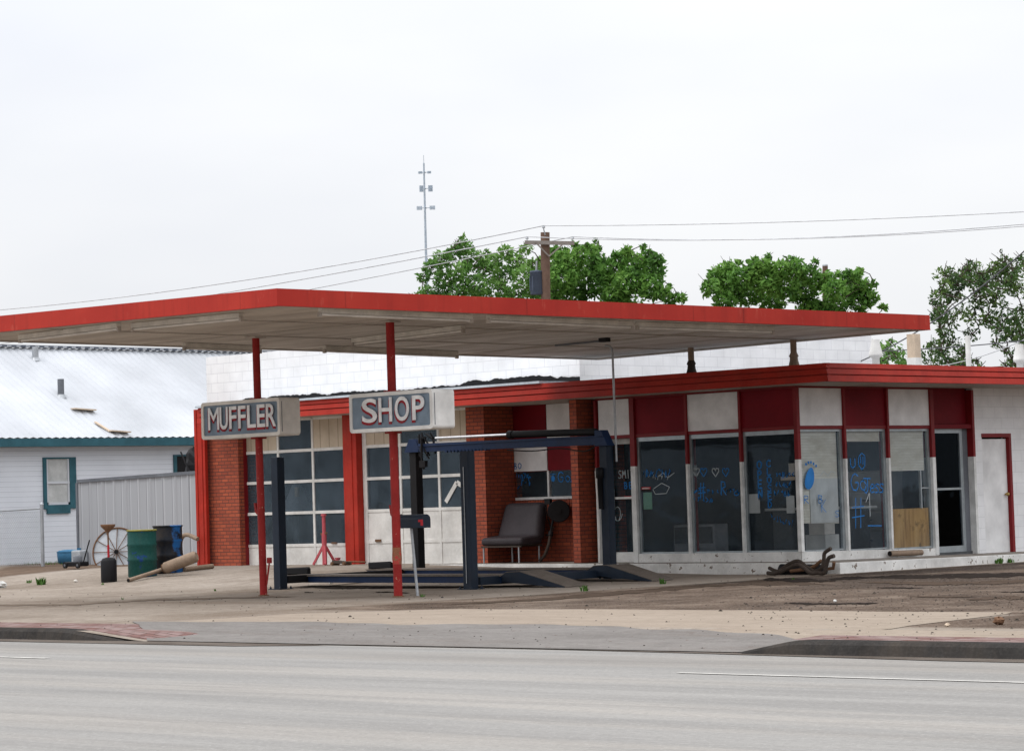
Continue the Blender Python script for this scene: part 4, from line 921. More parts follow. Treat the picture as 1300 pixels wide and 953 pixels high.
m.tube([(xl + .33, yb - .03, zL + .25), (xl + .34, yb - .05, zL - .1), (xl + .37, yb - .03, zL - .32)], .022, 8); m.box(xl + .29, xl + .44, yb - .07, yb + .0, zL - .28, zL - .16); m.build('hose', M['black'], lift)
# cross beams at floor level
for X, mt in ((pLF[0].x + .02, 'black'), (pNR[0].x, 'navy')):
    z0 = gz(X, 33) + .06; m = MB(); m.box(X - .07, X + .07, LY0 + .1, LY1 - .09, z0, z0 + .13); m.build('cross_beam', M[mt], lift, .004)
# runways
for (Ya, Yb, x0, x1, zt0, zt1, rx1) in ((31.75, 32.30, -36.45, -31.15, .225, .205, -29.75), (34.05, 34.6, -36.8, -31.35, .24, .22, -29.95)):
    m = MB(); m.hexa([(x0, Ya, zt0 - .13), (x1, Ya, zt1 - .13), (x1, Yb, zt1 - .13), (x0, Yb, zt0 - .13)], [(x0, Ya, zt0 - .025), (x1, Ya, zt1 - .025), (x1, Yb, zt1 - .025), (x0, Yb, zt0 - .025)])
    rw = m.build('runway', M['blue'], lift, .004)
    m = MB(); m.hexa([(x0, Ya - .03, zt0 - .024), (x1, Ya - .03, zt1 - .024), (x1, Yb + .03, zt1 - .024), (x0, Yb + .03, zt0 - .024)], [(x0, Ya - .03, zt0), (x1, Ya - .03, zt1), (x1, Yb + .03, zt1), (x0, Yb + .03, zt0)]); m.build('deck', M['ramp_top'], rw)
    m = MB(); m.box(x0 + .02, x0 + .10, Ya + .02, Yb - .02, zt0 + .002, zt0 + .12); m.box(x0 + .1, x0 + .65, Ya - .02, Ya + .06, zt0 + .015, zt0 + .115); m.build('wheel_stop', M['black'], rw, .005)
    # approach ramp
    zs_ = zt1 + .05; m = MB()
    pr_ = [(x1 + .02, zt1 - .10), (x1 + .02, zt1 - .0), (x1 + .12, zs_), (x1 + .42, zs_ + .01), (rx1, gz(rx1, Ya) + .03), (rx1, gz(rx1, Ya) + .005)]
    n = len(pr_); m.add([(p[0], Ya, p[1]) for p in pr_] + [(p[0], Yb, p[1]) for p in pr_], [tuple(range(n)), tuple(range(2 * n - 1, n - 1, -1))] + [(i, i + n, (i + 1) % n + n, (i + 1) % n) for i in range(n)])
    rp = m.build('ramp', M['ramp_top'], rw, .004)
    m = MB(); m.add([(p[0], Ya - .006, p[1] - .012) for p in pr_] + [(p[0], Ya - .001, p[1] - .012) for p in pr_], [tuple(range(n)), tuple(range(2 * n - 1, n - 1, -1))] + [(i, i + n, (i + 1) % n + n, (i + 1) % n) for i in range(n)]); m.build('ramp_side', M['navy'], rp)
m = MB(); x_ = pNR[0].x; m.tube([(x_ - .10, LY0 - .05, .05), (x_ - .10, LY0 - .05, 2.05)], .008, 6); m.tube([(x_ + .0, LY0 - .145, .1), (x_ + .0, LY0 - .145, 1.95)], .007, 6); m.build('cable', M['galv'], lift)
m = MB(); m.tube(smooth([(xr - .1, yb - .03, zR - .02), (xr - .35, yb - .04, zR - .10), (xr - .9, yb - .03, zR - .03), (xr - 1.6, yb - .03, zR - .05), (xr - 2.2, yb - .03, zR - .01)]), .012, 6); m.build('hose', M['rubber'], lift)
m = MB()
for k in range(13): m.lathe((x_ - .03, LY0 - .05 - .085, .45 + k * .12), [(.012, -.004), (.012, .0)], 8, 'y')
m.build('bolt_row', M['black'], lift)
# power unit on the rear right post
m = MB(); a = aY(762, 613, LY1 - .1); m.lathe((a.x, LY1 - .1, 0), [(.05, 1.2), (.05, 1.72), (.075, 1.73), (.075, 1.9), (.03, 1.91)], 12); m.build('control_box', M['black'], lift)
m = MB(); a = aY(757, 620, LY1 - .15); m.tube([(a.x, LY1 - .15, 1.85), (a.x + .04, LY1 - .15, .75)], .016, 8); m.build('control_pipe', M['door_white'], lift)

# ------------------------------------------------------------------ mailbox
mbx = aG(530.5, 756)
mail = thing('mailbox', 'small dark mailbox with a red flag on a leaning grey pipe between posts and lift', 'mailbox', mbx)
top = aY(522, 670, mbx.y)
m = MB(); m.tube([mbx - U * .05, top + U * .02], .022, 12); m.build('post', M['galv'], mail)
m = MB(); L0, L1 = aY(505.5, 662, mbx.y).x, aY(541.5, 660, mbx.y).x; zb = top.z; prof = []
for k in range(9): a = math.pi * k / 8; prof.append((math.cos(a) * .085, .13 + math.sin(a) * .075))
prof = [(.085, 0)] + prof + [(-.085, 0)]; n = len(prof)
m.add([(L0, mbx.y + p[0], zb + p[1]) for p in prof] + [(L1, mbx.y + p[0], zb + p[1]) for p in prof], [tuple(range(n)), tuple(range(2 * n - 1, n - 1, -1))] + [(i, i + n, (i + 1) % n + n, (i + 1) % n) for i in range(n)])
m.build('box', M['navy'], mail, .004)
m = MB(); m.box(L0 - .008, L0, mbx.y - .09, mbx.y + .09, zb + .0, zb + .215); m.build('lid', M['black'], mail)
fp = aY(532, 661, mbx.y - .1); m = MB(); m.box(fp.x - .02, fp.x + .075, mbx.y - .10, mbx.y - .092, zb + .09, zb + .125); m.box(fp.x + .03, fp.x + .075, mbx.y - .10, mbx.y - .092, zb + .035, zb + .09); m.build('flag', M['sticker_red'], mail)

# ------------------------------------------------------------------ vinyl bench seat in the alcove
sx0, sx1 = -37.10, -36.05; szt = .235
seat = thing('bench_seat', 'worn dark grey vinyl vehicle seat on metal legs in the brick alcove', 'seat', ((sx0 + sx1) / 2, 37.6, szt))
m = MB(); m.hexa([(sx0 - .0, 37.28, .55), (sx1 + .04, 37.28, .55), (sx1 + .04, 37.88, .57), (sx0, 37.88, .57)], [(sx0, 37.28, .70), (sx1 + .04, 37.28, .70), (sx1 + .04, 37.88, .75), (sx0, 37.88, .75)]); m.build('cushion', M['vinyl'], seat, .065, seg=5)
m = MB(); m.hexa([(sx0 + .02, 37.66, .66), (sx1 + .08, 37.66, .66), (sx1 + .08, 37.92, .62), (sx0 + .02, 37.92, .62)], [(sx0 + .08, 37.88, 1.36), (sx1 - .0, 37.88, 1.36), (sx1 - .0, 38.14, 1.33), (sx0 + .08, 38.14, 1.33)]); bk = m.build('backrest', M['vinyl'], seat, .11, seg=6)
m = MB(); m.beam((sx0 + .02, 37.30, .535), (sx1 + .02, 37.30, .535), .03, .03); m.beam((sx0 + .02, 37.86, .545), (sx1 + .02, 37.86, .545), .03, .03); m.build('seat_frame', M['darkpipe'], seat)
for X, Y in ((sx0 + .06, 37.31), (sx1 - .06, 37.31), (sx0 + .3, 37.84), (sx1 - .04, 37.84)):
    m = MB(); m.tube([(X, Y, .225), (X, Y, .53)], .017, 10); m.build('leg', M['galv'], seat)
m = MB(); m.tube([(sx1 + .17, 37.93, .72), (sx1 + .19, 38.0, 1.0), (sx1 + .14, 38.06, 1.25)], .02, 8); m.build('side_bar', M['black'], seat)
# hose reel on the wall
hr = aY(709.5, 648.5, 38.05)
reel = thing('hose_reel', 'round black hose reel mounted on the brick wall right of the bench seat', 'hose reel', (hr.x, 38.1, hr.z))
RT = Matrix.Translation((hr.x, 38.05, hr.z)) @ Matrix.Rotation(R(40), 4, 'Z') @ Matrix.Translation((-hr.x, -38.05, -hr.z))
m = MB(); m.lathe((hr.x, 0, hr.z), [(.20, 37.95), (.21, 37.955), (.21, 37.97), (.15, 37.985), (.15, 38.10), (.21, 38.115), (.21, 38.13)], 30, 'y'); m.lathe((hr.x, 0, hr.z), [(.05, 37.92), (.05, 37.96)], 14, 'y'); m.xf(RT); m.build('drum', M['black'], reel)
m = MB(); m.tube([(hr.x - .165, 38.04 + .0, hr.z + .02)] + [(hr.x + .175 * math.cos(a), 38.02 + .06 * math.sin(5 * a), hr.z + .175 * math.sin(a)) for a in [R(180 - 15 * k) for k in range(60)]], .014, 6); m.xf(RT); m.build('hose', M['rubber'], reel)
m = MB(); m.box(hr.x - .03, hr.x + .03, 38.13, 38.29, hr.z - .12, hr.z + .12); m.beam((hr.x - .02, 38.0, hr.z), (hr.x - .2, 37.96, hr.z + .2), .03, .05); m.box(hr.x - .26, hr.x - .12, 37.93, 38.0, hr.z + .14, hr.z + .24); m.build('bracket', M['black'], reel)
m = MB(); m.tube([(hr.x - .2, 37.96, hr.z + .16), (hr.x - .27, 37.98, hr.z + .05), (hr.x - .28, 38.1, hr.z - .3)], .011, 7); m.build('loose_hose', M['rubber'], reel)
# tailpipe leaning on the alcove wall
pp = [aY(685, 712, 37.75), aY(692, 704, 37.8), aY(697, 690, 37.88), aY(699, 678, 37.95), aY(702, 668, 38.02)]
tp = thing('leaning_tailpipe', 'bent rusty tailpipe leaning in the alcove under the hose reel', 'exhaust pipe', pp[0])
m = MB(); m.tube(pp, .032, 12); m.build('pipe', M['darkpipe'], tp); m = MB(); d = (pp[3] - pp[2]).normalized(); m.tube([pp[3] - d * .03, pp[3] + d * .05], .05, 12); m.box(pp[3].x - .1, pp[3].x - .02, pp[3].y - .02, pp[3].y + .02, pp[3].z - .03, pp[3].z + .0); m.build('clamp', M['black'], tp)
pp = [aY(663, 711, 37.5), aY(688, 711.5, 37.6)]
# ------------------------------------------------------------------ jack stand and small parts by the garage
j = Vector((aY(412, 700, 37.12).x, 37.12, gz(-41.3, 37.12)))
js = thing('jack_stand', 'tall faded red jack stand in front of the first garage door', 'jack', j)
m = MB(); m.tube([j, j + U * .62], .05, 12); m.build('outer_tube', M['jack_pink'], js)
m = MB(); m.tube([j + U * .6, j + U * .98], .036, 12); m.lathe((j.x, j.y, j.z), [(.06, .98), (.05, 1.02)], 10); m.build('inner_tube', M['jack_pink'], js)
for k in range(3):
    a = R(200 + 120 * k); e = j + Vector((math.cos(a) * .26, math.sin(a) * .26, .012)); m = MB(); m.beam(e, j + U * .42, .035, .045); m.build('leg', M['jack_pink'], js)
m = MB(); m.beam(j + Vector((-.09, 0, .62)), j + Vector((.09, 0, .64)), .03, .04); m.build('collar', M['rust'], js)
fj = Vector((aY(434, 714, 36.9).x, 36.9, gz(-40.6, 36.9)))
tj = thing('trolley_jack', 'small rusty trolley jack lying before the red post between garage doors', 'jack', fj)
m = MB(); m.hexa([fj + Vector(v) for v in ((-.25, -.07, .03), (.2, -.07, .03), (.2, .07, .03), (-.25, .07, .03))], [fj + Vector(v) for v in ((-.22, -.06, .10), (.18, -.06, .07), (.18, .06, .07), (-.22, .06, .10))]); m.build('frame', M['darkpipe'], tj, .01)
m = MB(); m.lathe(fj + Vector((-.12, 0, 0)), [(.05, .1), (.05, .13), (.06, .135), (.06, .15)], 12); m.build('saddle', M['jack_pink'], tj)
for sx in (-.2, .15):
    m = MB(); m.lathe(fj + Vector((sx, 0, .035)), [(.035, -.1), (.035, .1)], 12, 'y'); m.build('wheel', M['rust'], tj)
m = MB(); m.tube([fj + Vector((.18, 0, .07)), fj + Vector((.75, -.05, .06))], .013, 8); m.build('handle', M['rust'], tj)

# ------------------------------------------------------------------ drums, oil drain, wheel, mufflers at the left end
def drum(px, yb, rad, h, mats, label, lid=False, grp='steel drums by the red pilaster'):
    c = aG(px, yb); c = c + Vector((0, rad * .7, 0)); c.z = gz(c.x, c.y)
    o = thing('oil_drum', label, 'barrel', c, grp)
    prof = [(rad * .97, .0), (rad, .02)]
    for t in (.36, .68): prof += [(rad, h * t - .03), (rad * 1.06, h * t), (rad, h * t + .03)]
    prof += [(rad, h - .02)]
    m = MB(); m.lathe(c, prof, 36); m.build('shell', mats[0], o)
    m = MB(); m.lathe(c, [(rad * .9, h - .035), (rad * .9, h - .02)], 36); m.build('lid', mats[0], o)
    m = MB(); n = 36; m.tube([c + Vector((rad * 1.01 * math.cos(2 * math.pi * k / n), rad * 1.01 * math.sin(2 * math.pi * k / n), h - .015)) for k in range(n + 1)], .016, 8, False); m.build('rim', mats[1], o)
    return c, o
c, o = drum(171, 733, .285, .93, (M['barrel_green'], M['barrel_rim']), 'green steel drum with blue smears and a yellow rim')
c, o = drum(204, 728, .29, .95, (M['barrel_black'], M['barrel_black']), 'black and blue plastic drum behind the green one')
m = MB(); m.lathe((c.x + .1, c.y, c.z), [(.05, .86), (.05, .92)], 12); m.build('bung', M['black'], o)
c = aG(138.5, 738.5)
od = thing('oil_drain', 'black waste oil canister with a rusty funnel on a red stem', 'canister', c)
m = MB(); m.lathe(c, [(.15, 0), (.155, .02), (.155, .40), (.12, .46), (.05, .48)], 26); m.build('tank', M['black'], od)
m = MB(); m.tube([c + U * .47, c + U * .72], .022, 10); m.build('stem', M['sticker_red'], od); m = MB(); m.tube([c + U * .7, c + U * .98], .016, 10); m.build('neck', M['rust'], od)
m = MB(); m.lathe(c, [(.02, .96), (.14, 1.08), (.145, 1.12), (.12, 1.12)], 22); m.build('funnel', M['rust'], od)
# white wire wheel leaning on the fence
wc = aY(148, 700, 38.85); wr = .54; WT = Matrix.Translation(wc) @ Matrix.Rotation(R(42), 4, 'Z') @ Matrix.Translation((-wc.x, -39.2, -wc.z))
wh = thing('spoked_wheel', 'big thin white disc with wire spokes leaning behind the green drum', 'wheel', (wc.x, 39.2, wc.z - wr))
m = MB(); n = 40; ax = [(wc.x + wr * math.cos(2 * math.pi * k / n), 39.2 + .16 * math.sin(2 * math.pi * k / n), wc.z + wr * math.sin(2 * math.pi * k / n)) for k in range(n + 1)]
m.tube(ax, .018, 8, False); m.xf(WT); m.build('rim', M['rust'], wh)
m = MB(); ring1 = [(wc.x + wr * .97 * math.cos(2 * math.pi * k / n), 39.215 + .16 * math.sin(2 * math.pi * k / n), wc.z + wr * .97 * math.sin(2 * math.pi * k / n)) for k in range(n)]; ring2 = [(p[0], p[1] + .01, p[2]) for p in ring1]
m.add(ring1 + ring2, [tuple(range(n))[::-1], tuple(range(n, 2 * n))] + [(i, (i + 1) % n, (i + 1) % n + n, i + n) for i in range(n)]); m.xf(WT); m.build('disc', M['jug_white'], wh)
m = MB()
for k in range(12):
    a = 2 * math.pi * k / 12; m.tube([(wc.x, 39.17, wc.z), (wc.x + wr * math.cos(a), 39.195 + .16 * math.sin(a), wc.z + wr * math.sin(a))], .009, 6)
m.xf(WT); m.build('spokes', M['rust'], wh); m = MB(); m.lathe((wc.x, 39.14, wc.z), [(.05, 0), (.05, .06)], 14, 'y'); m.xf(WT); m.build('hub', M['black'], wh)
# mufflers and pipes lying by the drums
def pipe_thing(name, label, cat, pts, r, mat, extra=None, grp=None, open_ends=True):
    pts = smooth(pts); o = thing(name, label, cat, pts[0], grp); m = MB(); m.tube(pts, r, 14); m.build('pipe', mat, o)
    if open_ends:
        d = (Vector(pts[0]) - Vector(pts[1])).normalized(); m = MB(); rr = r if not isinstance(r, (list, tuple)) else r[0]; m.tube([Vector(pts[0]) + d * .002, Vector(pts[0]) + d * .006], rr * .82, 14); m.build('opening', M['black'], o)
    return o
c0 = aG(208, 731.5); e0 = aY(208, 721.5, c0.y); e1 = aY(250, 705.5, c0.y + .35)
mf = thing('muffler', 'fat rusty cylindrical muffler with a long pipe lying against the black drum', 'muffler', e0)
m = MB(); d = (e1 - e0).normalized(); m.tube([e0, e0 + d * .04, e1 - d * .04, e1], [.08, .115, .115, .08], 22); m.build('can', M['rustpipe'], mf)
m = MB(); m.tube([e0 - d * .002, e0 - d * .012], .095, 20); m.build('end_plate', M['rust'], mf)
tl_ = aG(163, 739); m = MB(); m.tube([e0 + d * .02, e0 - d * .1, (e0 - d * .1).lerp(tl_ + U * .04, .45), tl_ + U * .04], .04, 12); m.build('inlet_pipe', M['rustpipe'], mf)
m = MB(); dd = (tl_ + U * .04 - (e0 - d * .1).lerp(tl_ + U * .04, .45)).normalized(); m.tube([tl_ + U * .04 + dd * .001, tl_ + U * .04 + dd * .006], .032, 12); m.build('opening', M['black'], mf)
p = [aY(230, 705, 36.9), aY(229, 692, 36.95), aY(231, 682, 37.0), aY(238, 678.5, 37.0), aY(251, 684, 37.0)]
pipe_thing('exhaust_pipe', 'bent tan exhaust pipe curving up against the red pilaster', 'exhaust pipe', p, .045, M['rustpipe'])
p = [aG(234, 725.5) + U * .05, aG(270, 721.5) + U * .05]
pipe_thing('exhaust_pipe', 'straight rusty exhaust pipe flat on the concrete below the pilaster', 'exhaust pipe', [p[1], p[0]], .05, M['rustpipe'])
# hand mower parts, tub, jug by the fence
c = aG(99, 722); o = thing('push_mower', 'small black push mower engine against the left end of the metal fence', 'mower', c)
m = MB(); m.box(c.x - .25, c.x + .2, c.y - .15, c.y + .15, c.z + .06, c.z + .16); m.build('deck', M['black'], o, .02); m = MB(); m.lathe(c + Vector((0, 0, .16)), [(.1, 0), (.1, .1), (.06, .13)], 14); m.build('engine', M['post_dark'], o)
for s_ in (-.25, .2):
    m = MB(); m.lathe(c + Vector((s_, -.17, .09)), [(.07, 0), (.07, .04)], 18, 'y'); wq = m.build('wheel', M['rubber'], o); m = MB(); m.lathe(c + Vector((s_, -.172, .09)), [(.028, 0), (.028, .012)], 14, 'y'); m.build('hub', M['post_dark'], wq)
m = MB(); m.tube([c + Vector((.2, 0, .15)), c + Vector((.3, .1, .62))], .014, 8); m.build('handle', M['black'], o)
c = aG(75, 716); c.z = gz(c.x, c.y); o = thing('plastic_tub', 'round blue plastic tub on the dirt below the house window', 'tub', c)
m = MB(); m.lathe(c + Vector((0, .3, 0)), [(.20, 0), (.27, .04), (.29, .28), (.25, .32), (.12, .34)], 22); m.build('tub', M['tub_blue'], o); m = MB(); m.lathe(c + Vector((0, .3, 0)), [(.295, .27), (.295, .30)], 22); m.build('lip', M['tub_blue'], o)
c = aG(91, 717); o = thing('water_jug', 'pale translucent jug standing between the blue tub and the mower', 'jug', c)
m = MB(); m.box(c.x - .16, c.x + .18, c.y + .1, c.y + .35, c.z, c.z + .34); m.build('body', M['jug_white'], o, .04, seg=3); m = MB(); m.lathe(c + Vector((0, .22, .34)), [(.05, 0), (.05, .05)], 12); m.build('cap', M['tub_blue'], o)

# pipe heap near the corner of the building
def hp(x, y, Y=36.2, dz=0.0): p = aY(x, y, Y); p.z = max(p.z, .035) + dz; return p
grp = 'exhaust pipes heaped at the corner of the step'
pts = [hp(975, 729, 36.3), hp(986, 731, 36.2), hp(1000, 722, 36.2), hp(1012, 717, 36.2), hp(1020, 721, 36.2), hp(1029, 730, 36.2), hp(1037, 733, 36.2), hp(1046, 729, 36.2), hp(1049, 719, 36.2), hp(1052, 709, 36.2), hp(1059, 706, 36.2)]
pipe_thing('exhaust_pipe', 'front serpentine tailpipe of the heap with an upturned right end', 'exhaust pipe', [p + U * .01 for p in pts], .034, M['darkpipe'], grp=grp)
pts = [hp(977, 723, 36.6), hp(988, 727, 36.5), hp(1000, 719, 36.5), hp(1013, 714, 36.5), hp(1025, 722, 36.5), hp(1034, 727, 36.5), hp(1043, 723, 36.5), hp(1046, 712, 36.5), hp(1047, 704, 36.5), hp(1055, 698, 36.5)]
pipe_thing('exhaust_pipe', 'rear serpentine tailpipe of the heap, rising higher at its right end', 'exhaust pipe', [p + U * .03 for p in pts], .032, M['darkpipe'], grp=grp)
c = hp(990, 723, 36.75); o = thing('muffler', 'short black muffler half buried under the heap of bent tailpipes', 'muffler', c)
m = MB(); m.tube([c, c + Vector((.03, 0, 0)), c + Vector((.9, .06, -.02)), c + Vector((.93, .06, -.02))], [.06, .10, .10, .06], 18); m.build('can', M['black'], o); m = MB(); m.tube([c + Vector((.9, .06, 0)), c + Vector((1.1, .05, .02)), c + Vector((1.14, .02, .12))], .03, 10); m.build('outlet', M['rust'], o)
c = hp(1036, 727, 36.55); pipe_thing('exhaust_pipe', 'short rusty stub lying across the middle of the pipe heap', 'exhaust pipe', [c + Vector((-.5, -.05, .03)), c + Vector((-.1, .0, .08)), c + Vector((.12, 0, .2))], .03, M['rust'], grp=grp)
# short pipe on the step under the boarded window
a, c = aX(1128, 703.5, -29.15), aX(1165, 702.5, -29.15)
a = aZ(1127, 706.5, .19); c = aZ(1165, 704, .175)
pipe_thing('cut_pipe', 'short thick tan pipe lying on the step under the plywood', 'pipe', [Vector((a.x + .05, a.y, .245)), Vector((a.x + .05, a.y + .95, .235))], .052, M['rustpipe'])

# ------------------------------------------------------------------ writing on the glass
STR = {
 'G': [[(.9, .85), (.6, 1), (.25, .9), (.05, .5), (.25, .08), (.65, .02), (.9, .25), (.88, .48), (.55, .48)]], 'o': [[(.5, .6), (.2, .5), (.12, .25), (.35, .02), (.7, .08), (.82, .35), (.5, .6)]],
 'J': [[(.15, 1), (1.1, .98)], [(.65, .98), (.68, .3), (.5, .02), (.2, .08), (.1, .28)]], 'e': [[(.1, .3), (.75, .36), (.65, .58), (.35, .6), (.1, .3), (.3, .03), (.75, .1)]],
 's': [[(.75, .55), (.4, .62), (.2, .45), (.65, .25), (.6, .05), (.15, .03)]], '#': [[(.3, 0), (.4, 1)], [(.75, 0), (.85, 1)], [(.05, .35), (1.1, .4)], [(.05, .68), (1.1, .72)]], '1': [[(.1, .6), (.5, 1), (.5, 0)]],
 'O': [[(.5, 1), (.12, .8), (.08, .3), (.4, 0), (.8, .15), (.92, .7), (.5, 1)]], 'P': [[(.15, 0), (.15, 1), (.7, .95), (.8, .7), (.6, .5), (.18, .48)]], 'E': [[(.85, 1), (.15, 1), (.15, 0), (.85, 0)], [(.15, .5), (.7, .5)]],
 'N': [[(.12, 0), (.12, 1), (.85, 0), (.85, 1)]], 'C': [[(.9, .85), (.55, 1), (.12, .75), (.1, .25), (.5, 0), (.9, .15)]], 'L': [[(.15, 1), (.15, 0), (.8, 0)]], 'S': [[(.85, .9), (.45, 1), (.15, .8), (.3, .55), (.75, .42), (.8, .12), (.45, 0), (.1, .1)]],
 'D': [[(.15, 0), (.15, 1), (.6, .9), (.88, .5), (.6, .08), (.15, 0)]], 'R': [[(.15, 0), (.15, 1), (.7, .95), (.75, .6), (.2, .5), (.85, 0)]], 'A': [[(.05, 0), (.5, 1), (.9, 0)], [(.2, .4), (.75, .4)]], 'T': [[(0, 1), (1, 1)], [(.5, 1), (.5, 0)]],
 'I': [[(.5, 0), (.5, 1)]], 'M': [[(.05, 0), (.15, 1), (.5, .4), (.85, 1), (.95, 0)]], 'B': [[(.15, 0), (.15, 1), (.65, .9), (.6, .55), (.15, .5), (.8, .35), (.7, .03), (.15, 0)]], 'U': [[(.12, 1), (.12, .25), (.45, 0), (.82, .25), (.85, 1)]],
 'Y': [[(.05, 1), (.5, .5), (.95, 1)], [(.5, .5), (.45, 0)]], 'H': [[(.12, 0), (.12, 1)], [(.85, 0), (.85, 1)], [(.12, .5), (.85, .5)]], 'K': [[(.15, 0), (.15, 1)], [(.85, 1), (.15, .45), (.85, 0)]], 'W': [[(0, 1), (.25, 0), (.5, .7), (.75, 0), (1, 1)]],
 'F': [[(.85, 1), (.15, 1), (.15, 0)], [(.15, .5), (.7, .5)]], '/': [[(.1, 0), (.9, 1)]], ' ': [], '@': [[(.5, .95), (.15, .75), (.1, .3), (.45, .05), (.85, .25), (.85, .8), (.5, .95)], [(.35, .4), (.35, .75)], [(.62, .35), (.62, .75)]],
 'v': [[(.5, 0), (.05, .6), (.12, .92), (.38, .95), (.5, .7), (.65, .97), (.92, .9), (.95, .6), (.5, 0)]],
}
def ribbon(m, pts, wd, T):
    for (x0, y0), (x1, y1) in zip(pts[:-1], pts[1:]):
        d = Vector((x1 - x0, y1 - y0)); L = d.length
        if L < 1e-5: continue
        d /= L; n = Vector((-d.y, d.x)) * wd / 2; e = d * wd * .3
        q = [(x0 - e.x + n.x, y0 - e.y + n.y), (x0 - e.x - n.x, y0 - e.y - n.y), (x1 + e.x - n.x, y1 + e.y - n.y), (x1 + e.x + n.x, y1 + e.y + n.y)]
        m.add([T(*p) for p in q], [(0, 1, 2, 3)])
def write(txt, x, y, hpx, wpx, plane, val, par, mat, wd=.022, vert=False, name='writing', step=None):
    """pen strokes on a pane; (x,y) is the top-left of the text in the photograph, sizes become metres on the pane"""
    m = MB(); random.seed(sum(map(ord, txt)))
    f = aY if plane == 'Y' else aX
    o = f(x, y + hpx, val); r_ = f(x + wpx, y + hpx, val); t_ = f(x, y, val); cw = (r_ - o).length; chh = t_.z - o.z
    ax_ = Vector((1, 0, 0)) if plane == 'Y' else Vector((0, 1, 0))
    cx_, cz_ = 0.0, 0.0
    off = (Vector((0, -.001, 0)) if plane == 'Y' else Vector((.001, 0, 0)))
    k = 0
    for ch in txt:
        for st in STR.get(ch, []):
            off2 = off * (1 + k * .6); k += 1
            pts = [(cx_ + px_ * cw + random.uniform(-.01, .01) * cw * 3, cz_ + py_ * chh) for px_, py_ in st]
            ribbon(m, pts, wd, lambda a, b_: o + ax_ * a + U * b_ + off2)
        if vert: cz_ -= chh * 1.22
        else: cx_ += cw * (step or 1.15) * (.75 if ch.islower() else 1)
    if m.v: return m.build(name, mat, par)
def scribble(x, y, wpx, hpx, plane, val, par, mat, n, wd=.014, seed=1, slant=0.0):
    random.seed(seed); m = MB(); f = aY if plane == 'Y' else aX; o = (Vector((0, -.001, 0)) if plane == 'Y' else Vector((.001, 0, 0)))
    for k in range(n):
        x0 = x + wpx * k / n; cw = wpx / n * .8; pts = []
        for i in range(random.choice((3, 4, 5))): pts.append((x0 + random.uniform(0, cw), y + slant * (x0 - x) + random.uniform(0, hpx)))
        q_ = [f(px, py, val) for px, py in pts]
        ribbon(m, [((p.x if plane == 'Y' else p.y), p.z) for p in q_], wd, (lambda a, b_: Vector((a, val, b_)) + o * (1 + k * .4)) if plane == 'Y' else (lambda a, b_: Vector((val, a, b_)) + o * (1 + k * .4)))
    m.build('writing', mat, par)
gy = YF + .052; gx = XS - .047
write('OPEN', 961, 585, 10, 6.5, 'Y', gy, W3, M['ink_blue'], .026, True)
write('CLOSED', 973, 584, 8.5, 6, 'Y', gy, W3, M['ink_blue'], .024, True)
scribble(984, 599, 25, 9, 'Y', gy, W3, M['ink_blue'], 6, .016, 3); scribble(985, 611, 20, 8, 'Y', gy, W3, M['ink_blue'], 5, .018, 4); scribble(982, 622, 22, 8, 'Y', gy, W3, M['ink_blue'], 5, .014, 5); scribble(978, 652, 30, 9, 'Y', gy, W3, M['ink_blue'], 8, .012, 6, .3)
m = MB(); a, c = aY(1001, 588, gy + .3), aY(1009, 603, gy + .3); m.box(a.x, c.x, gy + .3, gy + .35, c.z, a.z); m.build('paper_sheet', M['sign_box'], W3)
m = MB(); a, c = aY(961, 583, gy + .02), aY(981, 634, gy + .02); m.box(a.x, c.x, gy + .02, gy + .026, c.z, a.z); m.build('poster', M['black'], W3)
m = MB(); a, c = aY(950, 627, gy + .02), aY(965, 651, gy + .02); m.box(a.x, c.x, gy + .02, gy + .026, c.z, a.z); m.build('paper_sheet', M['paper'], W3)
m = MB(); a, c = aY(998, 629, gy + .02), aY(1009, 651, gy + .02); m.box(a.x, c.x, gy + .02, gy + .026, c.z, a.z); m.build('paper_sheet', M['paper'], W3)
m = MB(); a, c = aY(991, 605, gy + .03), aY(1009, 609, gy + .03); m.box(a.x, c.x, gy + .03, gy + .036, c.z, a.z); m.build('tape_strip', M['board'], W3)
for x, mt in ((879.5, 'ink_white'), (889, 'ink_blue'), (904, 'ink_white'), (917, 'ink_blue')):
    write('v', x, 594, 11, 9, 'Y', gy, W2, M[mt], .016, name='drawn_heart')
write('#', 887, 613, 20, 8, 'Y', gy, W2, M['ink_blue'], .018); scribble(881, 620, 60, 7, 'Y', gy, W2, M['ink_blue'], 11, .016, 7); write('R', 915, 611, 17, 8, 'Y', gy, W2, M['ink_blue'], .018); write('a', 931, 620, 9, 9, 'Y', gy, W2, M['ink_blue'], .018) if 'a' in STR else write('o', 931, 620, 9, 9, 'Y', gy, W2, M['ink_blue'], .018); scribble(880, 631, 26, 7, 'Y', gy, W2, M['ink_blue'], 5, .016, 8)
scribble(816, 595, 36, 11, 'Y', gy, W1, M['ink_blue'], 9, .014, 9); scribble(823, 602, 27, 7, 'Y', gy, W1, M['ink_white'], 7, .009, 10)
for pts in ([(830, 620), (840, 613), (850, 618), (846, 626), (832, 627), (829, 621)], [(836, 604), (842, 600), (848, 606), (856, 600)],):
    m = MB(); ribbon(m, [(0, 0)], .01, lambda a, b_: Vector((a, 0, b_)))
    q_ = [aY(px, py, gy) for px, py in pts]; m2 = MB(); ribbon(m2, [(p.x, p.z) for p in q_], .012, lambda a, b_: Vector((a, gy - .0015, b_))); m2.build('drawing', M['ink_white'], W1)
m = MB(); a, c = aY(816.5, 625, gy + .01), aY(828, 646, gy + .01); m.box(a.x, c.x, gy + .01, gy + .016, c.z, a.z); m.build('poster', M['green_paper'], W1)
